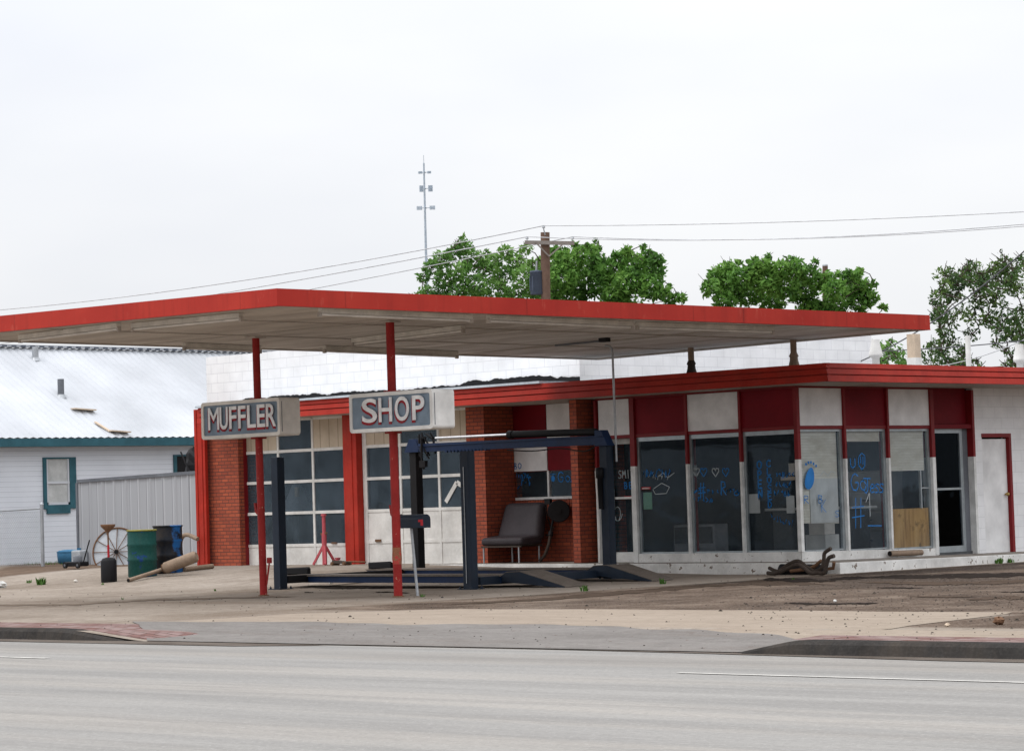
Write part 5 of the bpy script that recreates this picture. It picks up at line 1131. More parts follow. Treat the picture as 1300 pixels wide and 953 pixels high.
def sticker(xa, ya, xb, yb, Y, par):
    a, c = aY(xa, ya, Y), aY(xb, yb, Y); zm = a.z * .45 + c.z * .55
    m = MB(); m.mat(0).box(a.x, c.x, Y - .008, Y - .003, zm, a.z); m.mat(1).box(a.x, c.x, Y - .008, Y - .003, c.z, zm - .0005); st = m.build('sticker', [M['sticker_red'], M['black']], par)
    m = MB(); hh = (a.z - zm) * .5
    for k in range(6): xk = a.x + (c.x - a.x) * (.1 + .135 * k); m.box(xk, xk + (c.x - a.x) * .10, Y - .0105, Y - .0085, zm + (a.z - zm) * .2, zm + (a.z - zm) * .2 + hh)
    m.build('lettering', M['paper'], st)
sticker(814.5, 618, 826.5, 623.5, gy, W1); sticker(793, 629.5, 805, 634.5, yd - .02, door)
write('SMIT', 785, 597, 10, 4.5, 'Y', yd - .01, door, M['ink_white'], .014); write('BE', 792, 612, 8, 5.5, 'Y', yd - .01, door, M['ink_blue'], .018)
m2 = MB(); q_ = [aY(784 + 6 * math.cos(t * .6) * (1 - t / 30), 652 + 9 * math.sin(t * .6), yd - .01) for t in range(16)]; ribbon(m2, [(p.x, p.z) for p in q_], .012, lambda a, b_: Vector((a, yd - .011, b_))); m2.build('drawing', M['ink_white'], door)
# side windows
write('@', 1089, 574, 23, 11, 'X', gx, S2, M['ink_blue'], .02, name='drawn_face'); write('U', 1079, 582, 12, 8, 'X', gx, S2, M['ink_blue'], .02)
write('Go', 1080, 601, 22, 11, 'X', gx, S2, M['ink_blue'], .022, step=1.0); write('Jess', 1096, 607, 19, 8.6, 'X', gx, S2, M['ink_blue'], .022, step=.9); write('#', 1082, 632, 38, 14, 'X', gx, S2, M['ink_blue'], .018); write('1', 1099, 625, 30, 12, 'X', gx, S2, M['ink_white'], .016)
m2 = MB(); q_ = [aX(1102, 667, gx), aX(1119, 667, gx)]; ribbon(m2, [(p.y, p.z) for p in q_], .018, lambda a, b_: Vector((gx + .001, a, b_))); m2.build('writing', M['ink_blue'], S2)
# blue footprint
ft = aX(1028, 607, gx); m = MB(); n = 22
pts = [(ft.y + .115 * math.cos(2 * math.pi * k / n) * (1.1 - .2 * math.sin(2 * math.pi * k / n)) + .05 * math.sin(2 * math.pi * k / n), ft.z + .19 * math.sin(2 * math.pi * k / n)) for k in range(n)]
m.add([(gx + .001, a, b_) for a, b_ in pts], [tuple(range(n))])
for k in range(5):
    cy_t, cz_t, rt = ft.y - .09 + .07 * k, ft.z + .23 + .05 * math.sin(k * .8 + .3), .026
    m.add([(gx + .001, cy_t + rt * math.cos(2 * math.pi * i / 10), cz_t + rt * math.sin(2 * math.pi * i / 10)) for i in range(10)], [tuple(range(10))])
m.build('drawn_footprint', M['ink_blue'], S1)
write('R B', 1020, 629, 10, 8, 'X', gx, S1, M['ink_blue'], .014); write('IN', 1032, 632, 9, 6, 'X', gx, S1, M['ink_white'], .014); write('K', 1042, 634, 16, 8, 'X', gx, S1, M['ink_blue'], .012); write('S', 1060, 648, 8, 6, 'X', gx, S1, M['ink_blue'], .010)
m2 = MB(); q_ = [aX(x, y, gx) for x, y in ((1041, 604), (1046, 598), (1051, 604), (1055, 598), (1061, 600))]; ribbon(m2, [(p.y, p.z) for p in q_], .012, lambda a, b_: Vector((gx + .001, a, b_))); m2.build('drawing', M['ink_white'], S1)
# alcove window and panel
ag = AY + .056
scribble(646, 600, 30, 9, 'Y', ag, win, M['ink_blue'], 8, .018, 11); scribble(648, 612, 26, 11, 'Y', ag, win, M['ink_blue'], 6, .020, 12, -.3)
write('Go/', 708, 599, 13, 8, 'Y', ag, win, M['ink_blue'], .02); write('BO', 652.5, 588, 7, 4.5, 'Y', AY + .018, win, M['ink_blue'], .018)
ft = aY(702, 606, ag); m = MB(); m.add([(ft.x + .05 * math.cos(2 * math.pi * i / 14), ag - .001, ft.z - .02 + .06 * math.sin(2 * math.pi * i / 14)) for i in range(14)], [tuple(range(14))])
for k in range(4): m.add([(ft.x - .055 + .037 * k + .015 * math.cos(2 * math.pi * i / 8), ag - .001, ft.z + .065 + .015 * math.sin(2 * math.pi * i / 8)) for i in range(8)], [tuple(range(8))])
m.build('drawn_paw', M['ink_blue'], win)

# ------------------------------------------------------------------ house at the left
HX = -56.0
hz1 = aX(125, 557, HX).z + .0; hz0 = 0.0
house = thing('house', 'long white house with a white metal roof and teal trim behind the fences', 'house', (HX - 4, 42, 0))
m = MB(); m.box(HX - 8, HX, 28, 56, -.1, 3.12); m.build('wall', M['siding'], house)
ez = 3.30; rzr = 5.84; ex = HX + .45
m = MB(); n = int(29 / .23); vs = []; fs = []
for i in range(n * 2 + 1):
    y = 27.5 + 29 * i / (n * 2); r_ = .03 if i % 2 == 0 else 0
    vs += [(ex, y, ez + r_), (HX - 4, y, rzr + r_), (HX - 8.45, y, ez + r_)]
for i in range(n * 2): fs += [(3 * i, 3 * i + 3, 3 * i + 4, 3 * i + 1), (3 * i + 1, 3 * i + 4, 3 * i + 5, 3 * i + 2)]
m.add(vs, fs); rf = m.build('roof', M['roof_white'], house)
m = MB(); m.box(HX - 4.12, HX - 3.88, 27.6, 56, rzr + .026, rzr + .07); m.build('ridge_closure', M['ridge'], rf)
m = MB(); m.box(HX - 4.15, HX - 3.85, 27.5, 56.5, rzr + .072, rzr + .085); m.build('ridge_cap', M['roof_white'], rf)
m = MB(); m.box(ex - .06, ex, 27.5, 56.5, 3.10, ez - .004); m.box(HX + .001, ex - .06, 27.5, 56.5, 3.10, 3.12); m.build('eave_board', M['teal'], house)
for px, yb, yt, mt, lab in ((45, 456, 440, 'galv', 'grey roof pipe'), (77.5, 503, 481, 'post_dark', 'dark roof pipe')):
    d = ray(px, yb); # meet the roof plane z = ez + (ex-X)*slope
    sl = (rzr - ez) / (ex - (HX - 4)); t = (ez + ex * sl - EYE) / (d.z + d.x * sl); p = EYEV + d * t; h = (yb - yt) / F * (MW @ (p - EYEV)).z
    m = MB(); m.tube([p - U * .1, p + U * h], .085, 14); v_ = m.build('roof_pipe', M[mt], house); m = MB(); m.lathe(p - U * .05, [(.15, .0), (.12, .04), (.095, .10)], 14); m.build('boot', M['galv'], v_); v_['label'] = lab
def roofpt(px, py):
    d = ray(px, py); sl = (rzr - ez) / (ex - (HX - 4)); t = (ez + ex * sl - EYE) / (d.z + d.x * sl); return EYEV + d * t
for lab, a, c in (('flat pale board lying high on the white house roof', (92, 521), (119, 523)), ('pale board lying near the eave of the white house roof', (138, 549), (163, 551)), ('thin pale stick lying slanted up the white house roof', (121, 538), (140, 550))):
    A, B_ = roofpt(*a) + U * .05, roofpt(*c) + U * .05; m = MB(); thin = 'stick' in lab; m.beam(A, B_, .09 if thin else .30, .03); tag(m.build('loose_board', M['board']), lab, 'board', 'boards on the house roof')
def hwindow(px0, py0, px1, py1, lab):
    a, c = aX(px0, py0, HX), aX(px1, py1, HX); y0, y1, z0, z1 = a.y, c.y, c.z, a.z
    m = MB(); m.box(HX, HX + .05, y0 - .09, y0, z0 - .1, z1 + .04); m.box(HX, HX + .05, y1, y1 + .20, z0 - .1, z1 + .04); m.box(HX, HX + .05, y0, y1, z1, z1 + .04); m.box(HX, HX + .05, y0, y1, z0 - .22, z0)
    wq = m.build('window', M['teal'], house); wq['label'] = lab
    zm = (z0 + z1) / 2 - .02
    if 'dark' in lab: m = MB(); m.box(HX + .001, HX + .010, y0, y1, z0, z1); m.build('pane', M['black'], wq); return
    m = MB(); m.box(HX + .004, HX + .035, y0, y1, zm - .03, zm + .03); m.box(HX + .004, HX + .03, y0, y0 + .05, z0, z1); m.box(HX + .004, HX + .03, y1 - .05, y1, z0, z1); m.box(HX + .004, HX + .03, y0, y1, z0, z0 + .06); m.build('sash', M['roof_white'], wq)
    m = MB(); m.box(HX + .001, HX + .010, y0 + .05, y1 - .05, z0 + .05, z1); m.build('pane', M['curtain'] if 'curtained' in lab else M['dark_int'], wq)
hwindow(57.5, 582.5, 88, 640, 'curtained sash window with teal trim'); hwindow(223, 579, 246, 604, 'dark window behind the metal fence')

# ------------------------------------------------------------------ fences
fn = thing('metal_fence', 'tall grey ribbed metal fence between the house and the shop', 'fence', (-49.5, 39, .15))
A = aY(99.5, 611.7, 39.4); B_ = Vector((XB0 + .0, 38.9, 0)); B_.z = aY(249, 599.6, 39.2).z
m = MB(); n = 40; vs = []; L = (B_ - A).length
for i in range(n * 4 + 1):
    t = i / (n * 4); p = A.lerp(B_, t); o_ = -.025 if (i % 12) in (0, 1) else (0.0)
    vs += [(p.x, p.y + o_, 0.05), (p.x, p.y + o_, p.z)]
m.add(vs, [(2 * i, 2 * i + 2, 2 * i + 3, 2 * i + 1) for i in range(n * 4)])
m.add([(v[0], v[1] + .03, v[2]) for v in vs], [(2 * i, 2 * i + 1, 2 * i + 3, 2 * i + 2) for i in range(n * 4)]); m.build('panel', M['corr'], fn)
m = MB(); m.beam(A + Vector((0, -.0, .02)), B_ + Vector((0, 0, .02)), .09, .075); m.build('top_rail', M['post_dark'], fn)
m = MB(); m.box(A.x - .05, A.x + .02, A.y - .05, A.y + .04, .02, A.z - .02); m.build('post', M['post_dark'], fn)
# rolled black tarp hung on the top of the fence
c = aY(246, 590, 39.25)
tarp = thing('tarp_bundle', 'crumpled black tarp bundle on top of the metal fence beside the shop', 'tarp', c)
m = MB(); random.seed(9); nu, nv = 9, 7; vs = []
for i in range(nu):
    for k in range(nv): a1, a2 = math.pi * (i + .0) / (nu - 1), 2 * math.pi * k / nv; rr = .30 * random.uniform(.75, 1.15); vs.append(c + Vector((rr * math.sin(a1) * math.cos(a2), .5 * rr * math.sin(a1) * math.sin(a2), .2 * math.cos(a1) * 2 * random.uniform(.85, 1.1))))
m.add(vs, [(i * nv + k, i * nv + (k + 1) % nv, (i + 1) * nv + (k + 1) % nv, (i + 1) * nv + k) for i in range(nu - 1) for k in range(nv)]); m.build('cloth', M['black'], tarp); m = MB(); m.tube([c + Vector((-.2, -.2, .3)), c + Vector((.05, -.2, -.1)), c + Vector((.25, -.15, -.35))], .02, 6); m.build('strap', M['black'], tarp)
cl = thing('chain_link_fence', 'low chain link fence in front of the white house', 'fence', (-54, 38, .15))
P = aG(54.5, 718.5); FYc = P.y; T = aY(54, 643, FYc)
x0, x1 = HX + .05, P.x; zt = T.z; zl = P.z - .02
m = MB(); m.tube([(x1, FYc, -.05), (x1, FYc, zt + .05)], .042, 12); m.lathe((x1, FYc, zt + .05), [(.05, 0), (.04, .03), (.01, .06)], 12); m.build('post', M['galv'], cl)
m = MB(); m.tube([(x0 + .1, FYc, -.05), (x0 + .1, FYc, zt - .02)], .03, 12); m.build('post', M['galv'], cl)
m = MB(); m.tube([(x0, FYc, zt - .10), (x1, FYc, zt - .04)], .022, 10); m.build('top_rail', M['galv'], cl)
m = MB(); sp_ = .085; H_ = zt - .06 - zl
k = 0
xx = x0 - H_
while xx < x1:
    for s_ in (1, -1):
        a0, a1 = (xx, zl), (xx + H_, zl + H_)
        if s_ < 0: a0, a1 = (xx, zl + H_), (xx + H_, zl)
        # clip to the fence panel
        (ax_, az_), (bx_, bz_) = a0, a1
        if bx_ > x1: t = (x1 - ax_) / (bx_ - ax_); bz_ = az_ + (bz_ - az_) * t; bx_ = x1
        if ax_ < x0: t = (x0 - ax_) / (bx_ - ax_) if bx_ > x0 else 1; az_ = az_ + (bz_ - az_) * t; ax_ = x0
        if bx_ > ax_ + .02: m.tube([(ax_, FYc + .02, az_ - .04), (bx_, FYc + .02, bz_ - .04)], .0035, 3, False)
    xx += sp_
m.build('mesh', M['galv'], cl)

# ------------------------------------------------------------------ trees
def px2w(px, py, dist, dd=0.0):
    d = ray(px, py); return EYEV + d * (dist + dd)
def leaves(m, c, r, n, size, flat=.85):
    for _ in range(n):
        while True:
            v = Vector((random.uniform(-1, 1), random.uniform(-1, 1), random.uniform(-1, 1)))
            if .25 < v.length < 1: break
        v *= v.length ** -.35 * 1.0
        v *= random.uniform(.75, 1.12)
        p = c + Vector((v.x * r, v.y * r, v.z * r * flat)); s_ = size * random.uniform(.6, 1.3)
        n_ = Vector((random.gauss(0, 1), random.gauss(0, 1), random.gauss(0, 1) + .6)).normalized(); u = n_.orthogonal().normalized(); u.rotate(Matrix.Rotation(random.uniform(0, 6.28), 3, n_)); w_ = n_.cross(u)
        m.add([p - u * s_, p + w_ * s_ * .45 + n_ * s_ * .15, p + u * s_, p - w_ * s_ * .45 + n_ * s_ * .15], [(0, 1, 2, 3)])
def tree(name, label, cat, dist, base_px, clumps, leafmat, size, density, trunk_r, lower, seed, limbs_vis=True, flat=.9):
    random.seed(seed)
    base = px2w(base_px, 640, dist); base.z = 0
    t = thing(name, label, cat, base, 'trees behind the shop')
    cl_ = []
    for (x, y, r) in clumps:
        dd = random.uniform(-1.2, 1.2); cl_.append((px2w(x, y, dist, dd), r / F * dist))
    for k in range(int(len(clumps) * .6)):
        q0 = random.choice(clumps); an = random.uniform(-2.9, -.25); rr = q0[2] * random.uniform(.95, 1.35); cl_.append((px2w(q0[0] + rr * math.cos(an), q0[1] + rr * math.sin(an), dist, random.uniform(-1, 1)), random.uniform(3.0, 5.5) / F * dist))
    for k in range(lower):
        a = random.uniform(0, 6.28); q_ = random.choice(cl_)[0]; cl_.append((Vector((base.x + (q_.x - base.x) * random.uniform(.3, 1.0), base.y + (q_.y - base.y) * .8 + math.sin(a) * 1.0, random.uniform(2.6, q_.z - .6))), random.uniform(.6, .95)))
    m = MB(); fork = base + U * (2.2)
    m.tube([base - U * .2, base + U * 1.1 + Vector((.05, 0, 0)), fork], [trunk_r * 1.25, trunk_r, trunk_r * .85], 10); m.build('trunk', M['bark'], t)
    m = MB()
    nodes = [(fork, trunk_r * .8)]
    for c, r in sorted(cl_, key=lambda q: (q[0] - fork).length):
        best = min(nodes, key=lambda nd: (nd[0] - c).length + (1.5 if nd[0].z > c.z else 0))
        r0 = max(.02, min(best[1], .02 + .012 * (12 - min(11, (c - fork).length)) * .6)); r1 = max(.012, r0 * .6)
        mid = best[0].lerp(c, .5) + Vector((random.uniform(-.12, .12), random.uniform(-.12, .12), random.uniform(-.05, .12)))
        m.tube([best[0], mid, c], [r0, (r0 + r1) / 2, r1], 6); nodes.append((c, r1))
        for k in range(4):
            e = c + Vector((random.uniform(-1, 1), random.uniform(-1, 1), random.uniform(-.2, 1.2))) * r * 1.15; m.tube([c, e], [.016, .006], 4)
    m.build('branch', M['bark'], t)
    m = MB()
    for c, r in cl_: leaves(m, c, r, int(density * (r / .6) ** 2), size, flat)
    m.build('crown', leafmat, t)
t1a = [(676, 338, 12), (684, 352, 14), (678, 368, 16), (688, 375, 14), (538, 352, 9), (548, 340, 12), (560, 330, 15), (577, 322, 13), (592, 314, 12), (603, 330, 17), (585, 345, 17), (566, 356, 18), (545, 372, 14), (532, 378, 10), (620, 345, 16), (605, 362, 18), (628, 330, 12), (640, 350, 17), (643, 322, 12), (655, 333, 14), (668, 316, 9), (665, 352, 17), (632, 370, 18), (585, 374, 17), (655, 375, 17), (560, 380, 14)]
tree('deciduous_tree', 'airy green tree left of the utility pole with sky showing through', 'tree', 92, 605, t1a, M['leaf2'], .10, 420, .17, 14, 11)
t1b = [(690, 350, 13), (686, 366, 16), (706, 322, 12), (718, 332, 17), (714, 352, 20), (732, 345, 18), (736, 323, 12), (752, 319, 10), (757, 334, 16), (772, 345, 20), (760, 360, 21), (788, 328, 13), (796, 320, 9), (803, 338, 18), (798, 358, 21), (822, 326, 11), (834, 331, 11), (830, 345, 16), (825, 365, 19), (730, 372, 20), (782, 376, 20), (700, 372, 18), (850, 380, 10), (866, 378, 7), (842, 372, 12), (700, 345, 14), (690, 332, 8)]
tree('deciduous_tree', 'dense bright green tree right of the utility pole behind the canopy', 'tree', 96, 765, t1b, M['leaf'], .11, 620, .2, 16, 12)
t2 = [(902, 366, 14), (912, 350, 15), (926, 343, 14), (925, 365, 19), (940, 355, 18), (958, 345, 15), (968, 338, 12), (973, 358, 20), (950, 374, 19), (990, 343, 15), (1004, 333, 10), (1012, 342, 14), (996, 362, 20), (1028, 350, 16), (1020, 370, 20), (1048, 357, 16), (1060, 368, 17), (1076, 352, 12), (1088, 349, 8), (1080, 366, 16), (1096, 364, 12), (1105, 378, 12), (1090, 384, 16), (1060, 388, 18), (980, 384, 18), (1030, 390, 16), (920, 384, 16), (1122, 390, 6)]
tree('deciduous_tree', 'wide dense green tree rising over the right half of the canopy', 'tree', 96, 1000, t2, M['leaf'], .11, 620, .22, 16, 13)
t3 = [(1104, 438, 7), (1112, 448, 9), (1122, 442, 7), (1130, 450, 8), (1140, 455, 6), (1118, 458, 8), (1132, 434, 5), (1104, 456, 7)]
tree('small_tree', 'small tree showing between the white roof vents right of the tall block wall', 'tree', 80, 1118, t3, M['leaf2'], .09, 260, .08, 3, 14)
t4 = []
random.seed(21)
for k in range(90):
    x = random.uniform(1186, 1330); topy = 372 - 42 * math.sin((x - 1186) / 150 * math.pi * .75) ; y = random.uniform(topy, 470); t4.append((x, y, random.uniform(4.5, 9.5)))
for x, y in ((1193, 372), (1200, 362), (1197, 350), (1206, 348), (1215, 362), (1222, 350), (1230, 345), (1240, 338), (1247, 352), (1252, 368), (1268, 345), (1272, 360), (1285, 352), (1290, 370), (1300, 345), (1187, 440), (1196, 425), (1192, 402), (1262, 338)): t4.append((x, y, random.uniform(5, 9)))
t4 = [(x, y, q * 1.55) for x, y, q in t4]
tree('sparse_tree', 'sparse dark leaved tree at the right edge with bare twigs on top', 'tree', 72, 1262, t4, M['leaf3'], .062, 430, .16, 4, 15)

# ------------------------------------------------------------------ utility poles, tower, wires
up = px2w(694, 640, 82); up.z = 0; zt_ = px2w(692, 295, 82).z
pole = thing('utility_pole', 'brown wooden utility pole with a crossarm and grey transformer between the trees', 'utility pole', up)
topx = px2w(692, 295, 82)
m = MB(); m.tube([up, Vector((topx.x, topx.y, zt_))], [.17, .135], 14); m.build('shaft', M['wood'], pole)
ca0, ca1 = px2w(666, 308.5, 82), px2w(729, 309.5, 82)
m = MB(); fv = (ca1 - ca0).normalized(); back = Vector((-fv.y, fv.x, 0)); ca0 -= back * .18; ca1 -= back * .18
m.beam(ca0, ca1, .10, .11); m.build('crossarm', M['greywood'], pole)
for s_ in (ca0.lerp(ca1, .22), ca0.lerp(ca1, .80)):
    m = MB(); m.beam(s_ - back * .06, px2w(697, 326, 82) - back * .2, .02, .04); m.build('brace', M['greywood'], pole)
ins = []
for px, py in ((669, 303), (727, 303), (690, 289)):
    q_ = px2w(px, py, 82) - back * .18; m = MB(); lo = q_ - U * .12; m.tube([lo, q_ - U * .02], .012, 6); m.lathe(q_ - U * .03, [(.045, 0), (.05, .03), (.03, .05), (.035, .07)], 10); m.build('insulator', M['galv'], pole); ins.append(q_ + U * .04)
m = MB(); m.beam(px2w(690, 291, 82) - back * .18, px2w(692, 299, 82) - back * .15, .02, .03); m.build('pin', M['galv'], pole)
tcx = px2w(682, 374, 82) - back * .0; h_ = 31 / F * 82
m = MB(); m.lathe(tcx, [(.18, 0), (.20, .02), (.20, h_ * .9), (.215, h_ * .91), (.20, h_ * .97), (.06, h_)], 20); trf = m.build('transformer', M['transformer'], pole)
m = MB()
for a in (200, 240, 280): q_ = tcx + Vector((math.cos(R(a)) * .21, math.sin(R(a)) * .21, h_ * .15)); m.beam(q_, q_ + U * h_ * .6, .03, .02)
m.build('fins', M['transformer'], trf); m = MB(); m.tube([tcx + U * h_, tcx + Vector((.03, 0, h_ + .28))], .03, 8); m.build('bushing', M['galv'], trf)
p2 = px2w(1048, 640, 110); p2.z = 0; q_ = px2w(1047.5, 337, 110)
pl2 = thing('utility_pole', 'tip of a plain wooden pole poking out of the wide green tree', 'utility pole', p2)
m = MB(); m.tube([p2, q_], [.16, .11], 12); m.build('shaft', M['wood'], pl2); m = MB(); m.lathe(q_ - U * .02, [(.12, 0), (.10, .06)], 12); m.build('cap', M['galv'], pl2)
# telecom tower
TD = 420; tb_ = px2w(545, 640, TD); tb_.z = 0; tt = px2w(538, 207, TD); tbm = px2w(542, 372, TD)
tw = thing('telecom_tower', 'tall thin grey telecom monopole with antenna arms above the left tree', 'tower', tb_)
slope = (tbm - tt) / (tbm.z - tt.z); base_t = tt - slope * tt.z; base_t = Vector((base_t.x, base_t.y, 0))
m = MB(); m.tube([base_t, tt.lerp(base_t, .45), tt.lerp(base_t, .35), tt], [.42, .30, .22, .13], 12); m.build('mast', M['tower'], tw)
sc_ = TD / F
for (y, wl, wr_, h) in ((219, 8, 7, 3), (239.5, 7, 8.5, 8), (264, 11, 11, 5)):
    c = px2w(539.3 + (y - 207) * .024, y, TD); m = MB(); right = MW[0].copy(); right.z = 0; right.normalize()
    m.beam(c - right * wl * sc_, c + right * wr_ * sc_, .09, .09)
    for k in range(4):
        for sgn, wd in ((-1, wl), (1, wr_)):
            q_ = c + right * sgn * wd * sc_ * (.5 + .5 * k / 3); m.beam(q_ - U * h * sc_ * .5, q_ + U * h * sc_ * .5, .16, .10)
    dp = fwd = MW[2].copy(); m.beam(c - Vector((dp.x, dp.y, 0)) * wl * sc_ * .8, c + Vector((dp.x, dp.y, 0)) * wl * sc_ * .8, .09, .09); m.build('antenna_array', M['tower'], tw)
c = px2w(545.5, 334, TD - .6); m = MB(); m.lathe(c, [(.55, 0), (.6, .05), (.55, .25), (.1, .35)], 20, 'y'); m.build('dish', M['tower'], tw)
m = MB(); q_ = px2w(538, 207, TD); m.tube([q_, q_ + U * 1.2], .04, 6); m.build('rod', M['tower'], tw)
# wires
def wire(label, a, b_, sag, r, mat, n=24):
    pts = []
    for i in range(n + 1):
        t = i / n; p = a.lerp(b_, t); p = p - U * sag * 4 * t * (1 - t); pts.append(p)
    m = MB(); m.tube(pts, r, 5, False); o = m.build('power_line', mat); tag(o, label, 'cable', 'overhead wires')
R_, Lf = px2w(1420, 262, 95), px2w(-120, 404, 130)
wire('top overhead wire running left from the utility pole peak', ins[2], px2w(-60, 398, 110), .35, .016, M['wire_far'])
wire('second overhead wire running left from the crossarm', ins[0], px2w(-80, 425, 110), .2, .016, M['wire_far'])
wire('lowest overhead wire running left behind the airy tree', ins[1], px2w(-60, 446, 110), .15, .014, M['wire_far'])
wire('highest overhead wire running right from the pole peak', ins[2], px2w(1400, 263, 70), .12, .013, M['wire_far'])
wire('right running overhead wire from the left crossarm insulator', ins[0], px2w(1400, 275, 70), .30, .013, M['wire_far'])
wire('right running overhead wire from the right crossarm insulator', ins[1], px2w(1400, 278, 68), .26, .013, M['wire_far'])
wire('dark service cable climbing steeply at the right edge', px2w(1040, 478, 60), px2w(1330, 292, 50), .35, .014, M['wire'])
wire('nearly level cable crossing the sparse tree above the roof vents', px2w(1060, 447, 62), px2w(1330, 429, 55), .06, .012, M['wire'])
wire('slack cable just above the roof behind the vents', px2w(1090, 466, 62), px2w(1330, 416, 58), .35, .010, M['wire_far'])

# ------------------------------------------------------------------ litter, weeds, stones
def weed(px, py, s_, label, n=16):
    c = aG(px, py); random.seed(int(px)); m = MB()
    for k in range(n):
        a = random.uniform(0, 6.28); l_ = s_ * random.uniform(.5, 1); b0 = c + Vector((random.uniform(-s_, s_) * .5, random.uniform(-s_, s_) * .5, 0)); t_ = b0 + Vector((math.cos(a) * l_ * .5, math.sin(a) * l_ * .5, l_)); w_ = Vector((-math.sin(a), math.cos(a), 0)) * s_ * .12
        m.add([b0 - w_, b0 + w_, b0.lerp(t_, .6) + w_ * .9 + U * s_ * .1, t_, b0.lerp(t_, .6) - w_ * .9 + U * s_ * .1], [(0, 1, 2, 3, 4)])
    tag(m.build('weed', M['grass']), label, 'weed', 'weeds growing in cracks of the lot')
for a in ((53, 742, .17, 'tallest green weed near the chain link fence', 26), (36, 740, .08, 'low faded weed left of the tallest weed', 14), (742, 750, .10, 'green weed beside the tips of the near ramp', 18), (841, 741, .10, 'small weed right of the far ramp', 14), (536, 757.5, .06, 'low weed at the foot of the mailbox pipe', 14),
          (1218, 717, .10, 'left weed at the foot of the side step', 14), (1232, 716, .12, 'weed at the step below the side doorway', 16), (1268, 715, .12, 'weed at the step below the white door', 18), (1275, 714, .13, 'tallest weed at the step near the right edge', 18), (1283, 714, .1, 'rightmost weed at the foot of the step', 16), (1007, 736, .05, 'tiny weed in front of the pipe heap', 8), (131, 742, .05, 'tiny weed before the oil canister', 8), (273, 750, .05, 'flat weed on the joint left of the first red post', 10), (156, 761, .05, 'flat weed on the dark lane at the left', 8)): weed(*a)
def lump(px, py, s_, mat, name, label, cat, group=None, flat=.6):
    c = aG(px, py); random.seed(int(px * 3 + py)); m = MB(); nu, nv = 6, 9; vs = []
    for i in range(nu):
        for k in range(nv): a1, a2 = math.pi * i / (nu - 1), 2 * math.pi * k / nv; rr = s_ * random.uniform(.7, 1.15); vs.append(c + Vector((rr * math.sin(a1) * math.cos(a2), rr * .8 * math.sin(a1) * math.sin(a2), s_ * flat + rr * flat * math.cos(a1))))
    m.add(vs, [(i * nv + k, i * nv + (k + 1) % nv, (i + 1) * nv + (k + 1) % nv, (i + 1) * nv + k) for i in range(nu - 1) for k in range(nv)]); tag(m.build(name, mat), label, cat, group)
lump(3, 746, .11, M['paper'], 'plastic_bag', 'crumpled white bag on the concrete at the left edge', 'litter')
lump(96, 739, .05, M['sign_box'], 'stone', 'pale grey stone on the concrete right of the tallest weed', 'stone')
lump(420, 741, .04, M['paper'], 'plastic_cup', 'small white cup lid under the left end of the runway', 'litter')
lump(1268, 793, .07, M['rust'], 'clod', 'brown clod of dirt on the end lot by the brick walk', 'stone')
lump(1060, 764, .028, M['paper'], 'paper_scrap', 'white paper scrap on the brown dirt of the end lot', 'litter')
lump(1203, 795, .03, M['board'], 'orange_scrap', 'tiny orange scrap beside the tan strip', 'litter')
def stain(name, line, mat, seed, zoff=.006):
    random.seed(seed); n = 70; up_, lo_ = [], []; ju = jl = 1.0
    L_ = len(line) - 1
    for i in range(n + 1):
        t = i / n * L_; k = min(int(t), L_ - 1); u = t - k; x, y, h = (line[k][j] + (line[k + 1][j] - line[k][j]) * u for j in range(3))
        ju = max(.25, min(1.5, ju + random.uniform(-.4, .4))); jl = max(.25, min(1.5, jl + random.uniform(-.4, .4))); e = min(1, i / 6, (n - i) / 6)
        a, c = aZ(x, y - h * ju * e - .05, 0), aZ(x, y + h * jl * e + .05, 0); up_.append((a.x, a.y, gz(a.x, a.y) + zoff)); lo_.append((c.x, c.y, gz(c.x, c.y) + zoff))
    m = MB(); m.add(lo_ + up_, [(i, i + 1, i + n + 2, i + n + 1) for i in range(n)]); struct(m.build(name, mat))
stain('oil_and_shadow_patch', [(1052, 735, 2.0), (1110, 733, 2.0), (1180, 732, 1.8), (1240, 730.5, 2.2), (1330, 728, 2.5)], M['oil'], 1)
stain('oil_and_shadow_patch', [(968, 735.5, 1.6), (1020, 737, 1.8), (1062, 737, 1.4)], M['oil'], 2, .008)
stain('oil_and_shadow_patch', [(1090, 739, .9), (1190, 741, 1.6), (1330, 738, 2.2)], M['damp'], 3)
stain('oil_and_shadow_patch', [(1112, 746, .4), (1150, 746.5, .8), (1175, 746, .3)], M['oil'], 4)
stain('oil_and_shadow_patch', [(1000, 765.5, .5), (1030, 766.5, 1.3), (1070, 766, .8), (1115, 765.5, .8)], M['oil'], 5)
stain('oil_and_shadow_patch', [(1225, 761, .6), (1270, 759, 1.6), (1330, 759, 2.5)], M['damp'], 6)
stain('oil_and_shadow_patch', [(1265, 752, .4), (1330, 750.5, 1.0)], M['oil'], 7)
stain('damp_track', [(560, 768, .8), (700, 759, 1.8), (800, 750, 2.4), (880, 744, 3.0), (960, 741, 3.2), (1060, 742, 2.2)], M['damp'], 8, .005)
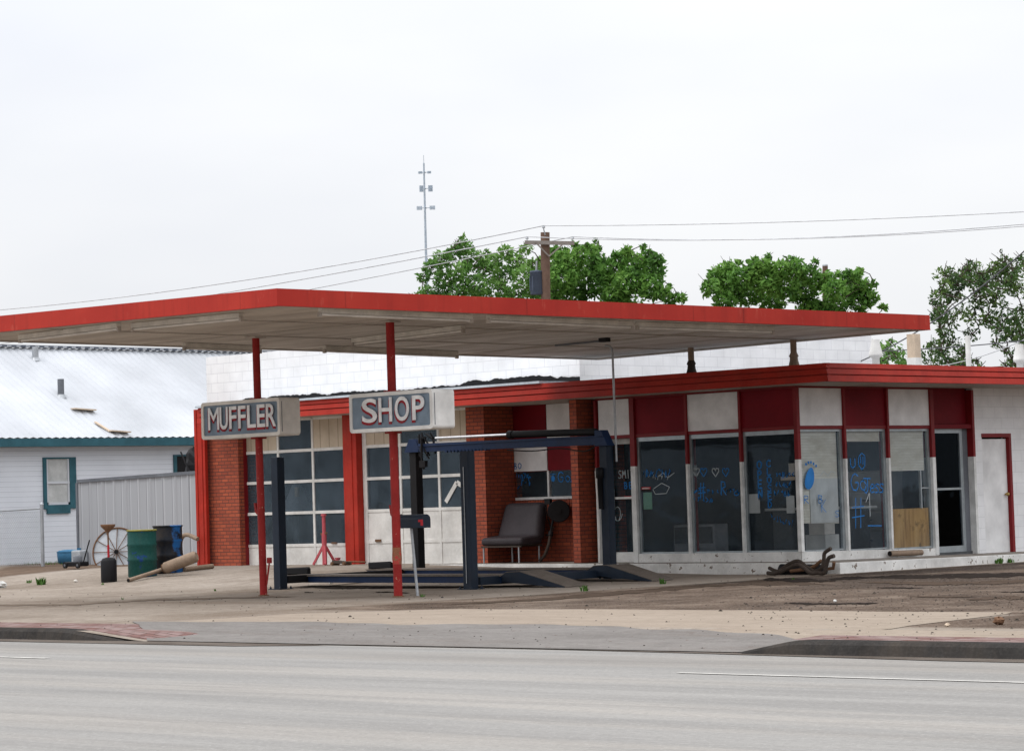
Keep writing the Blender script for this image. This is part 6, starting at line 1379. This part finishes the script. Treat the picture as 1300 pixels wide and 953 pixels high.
stain('damp_track', [(-20, 768, 1.6), (100, 767, 1.6), (200, 761, 1.6), (330, 758, 1.2), (380, 757, .5)], M['damp2'], 9, .005)
stain('oil_and_shadow_patch', [(386, 752, .3), (392, 752, .7), (398, 752, .3)], M['oil'], 10)
stain('oil_and_shadow_patch', [(476, 751.5, .3), (495, 751.7, .7), (520, 752.5, .4)], M['oil'], 11)
stain('oil_and_shadow_patch', [(398, 746.5, .5), (470, 746.5, 1.1), (600, 745, .8), (700, 742, .5)], M['oil'], 12, .007)  # dark strip painted as the shadow beneath the near runway
stain('oil_and_shadow_patch', [(1150, 757, .4), (1200, 757.5, .7), (1240, 757, .4)], M['damp'], 13)
# small gravel scattered over the lot: nobody could count it
m = MB(); random.seed(31)
for k in range(1500):
    if k < 900: px, py = random.uniform(-20, 1320), random.uniform(735, 818)
    else: px, py = random.uniform(950, 1320), random.uniform(722, 790)
    d = ray(px, py); X = Y = None; t = (0 - EYE) / d.z; X, Y = (EYEV + d * t).x, (EYEV + d * t).y
    if 21.8 < Y < 25.4 and random.random() < .6: continue
    if Y < 20.25 or Y > 36.9 or (X < -36.5 and Y > 31): continue
    s_ = random.uniform(.004, .013) * (1.9 if random.random() < .05 else 1); z = gz(X, Y) + .008
    m.cur = 0 if random.random() < .72 else 1
    m.add([(X - s_, Y - s_ * .7, z), (X + s_, Y - s_ * .6, z), (X + s_ * .8, Y + s_, z), (X - s_ * .9, Y + s_ * .8, z), (X, Y, z + s_ * .9)], [(0, 1, 4), (1, 2, 4), (2, 3, 4), (3, 0, 4)])
g = m.build('gravel', [M['debris'], M['kerb']]); g['kind'] = 'stuff'
# grass strip by the house
m = MB(); random.seed(41)
for k in range(700):
    X = random.uniform(-70, -48.5); Y = random.uniform(39.4, 41.5); s_ = random.uniform(.03, .09); z = gz(X, Y)
    m.add([(X - s_ * .2, Y, z), (X + s_ * .2, Y, z), (X + random.uniform(-.03, .03), Y, z + s_)], [(0, 1, 2)])
g = m.build('grass', M['grass']); g['kind'] = 'stuff'
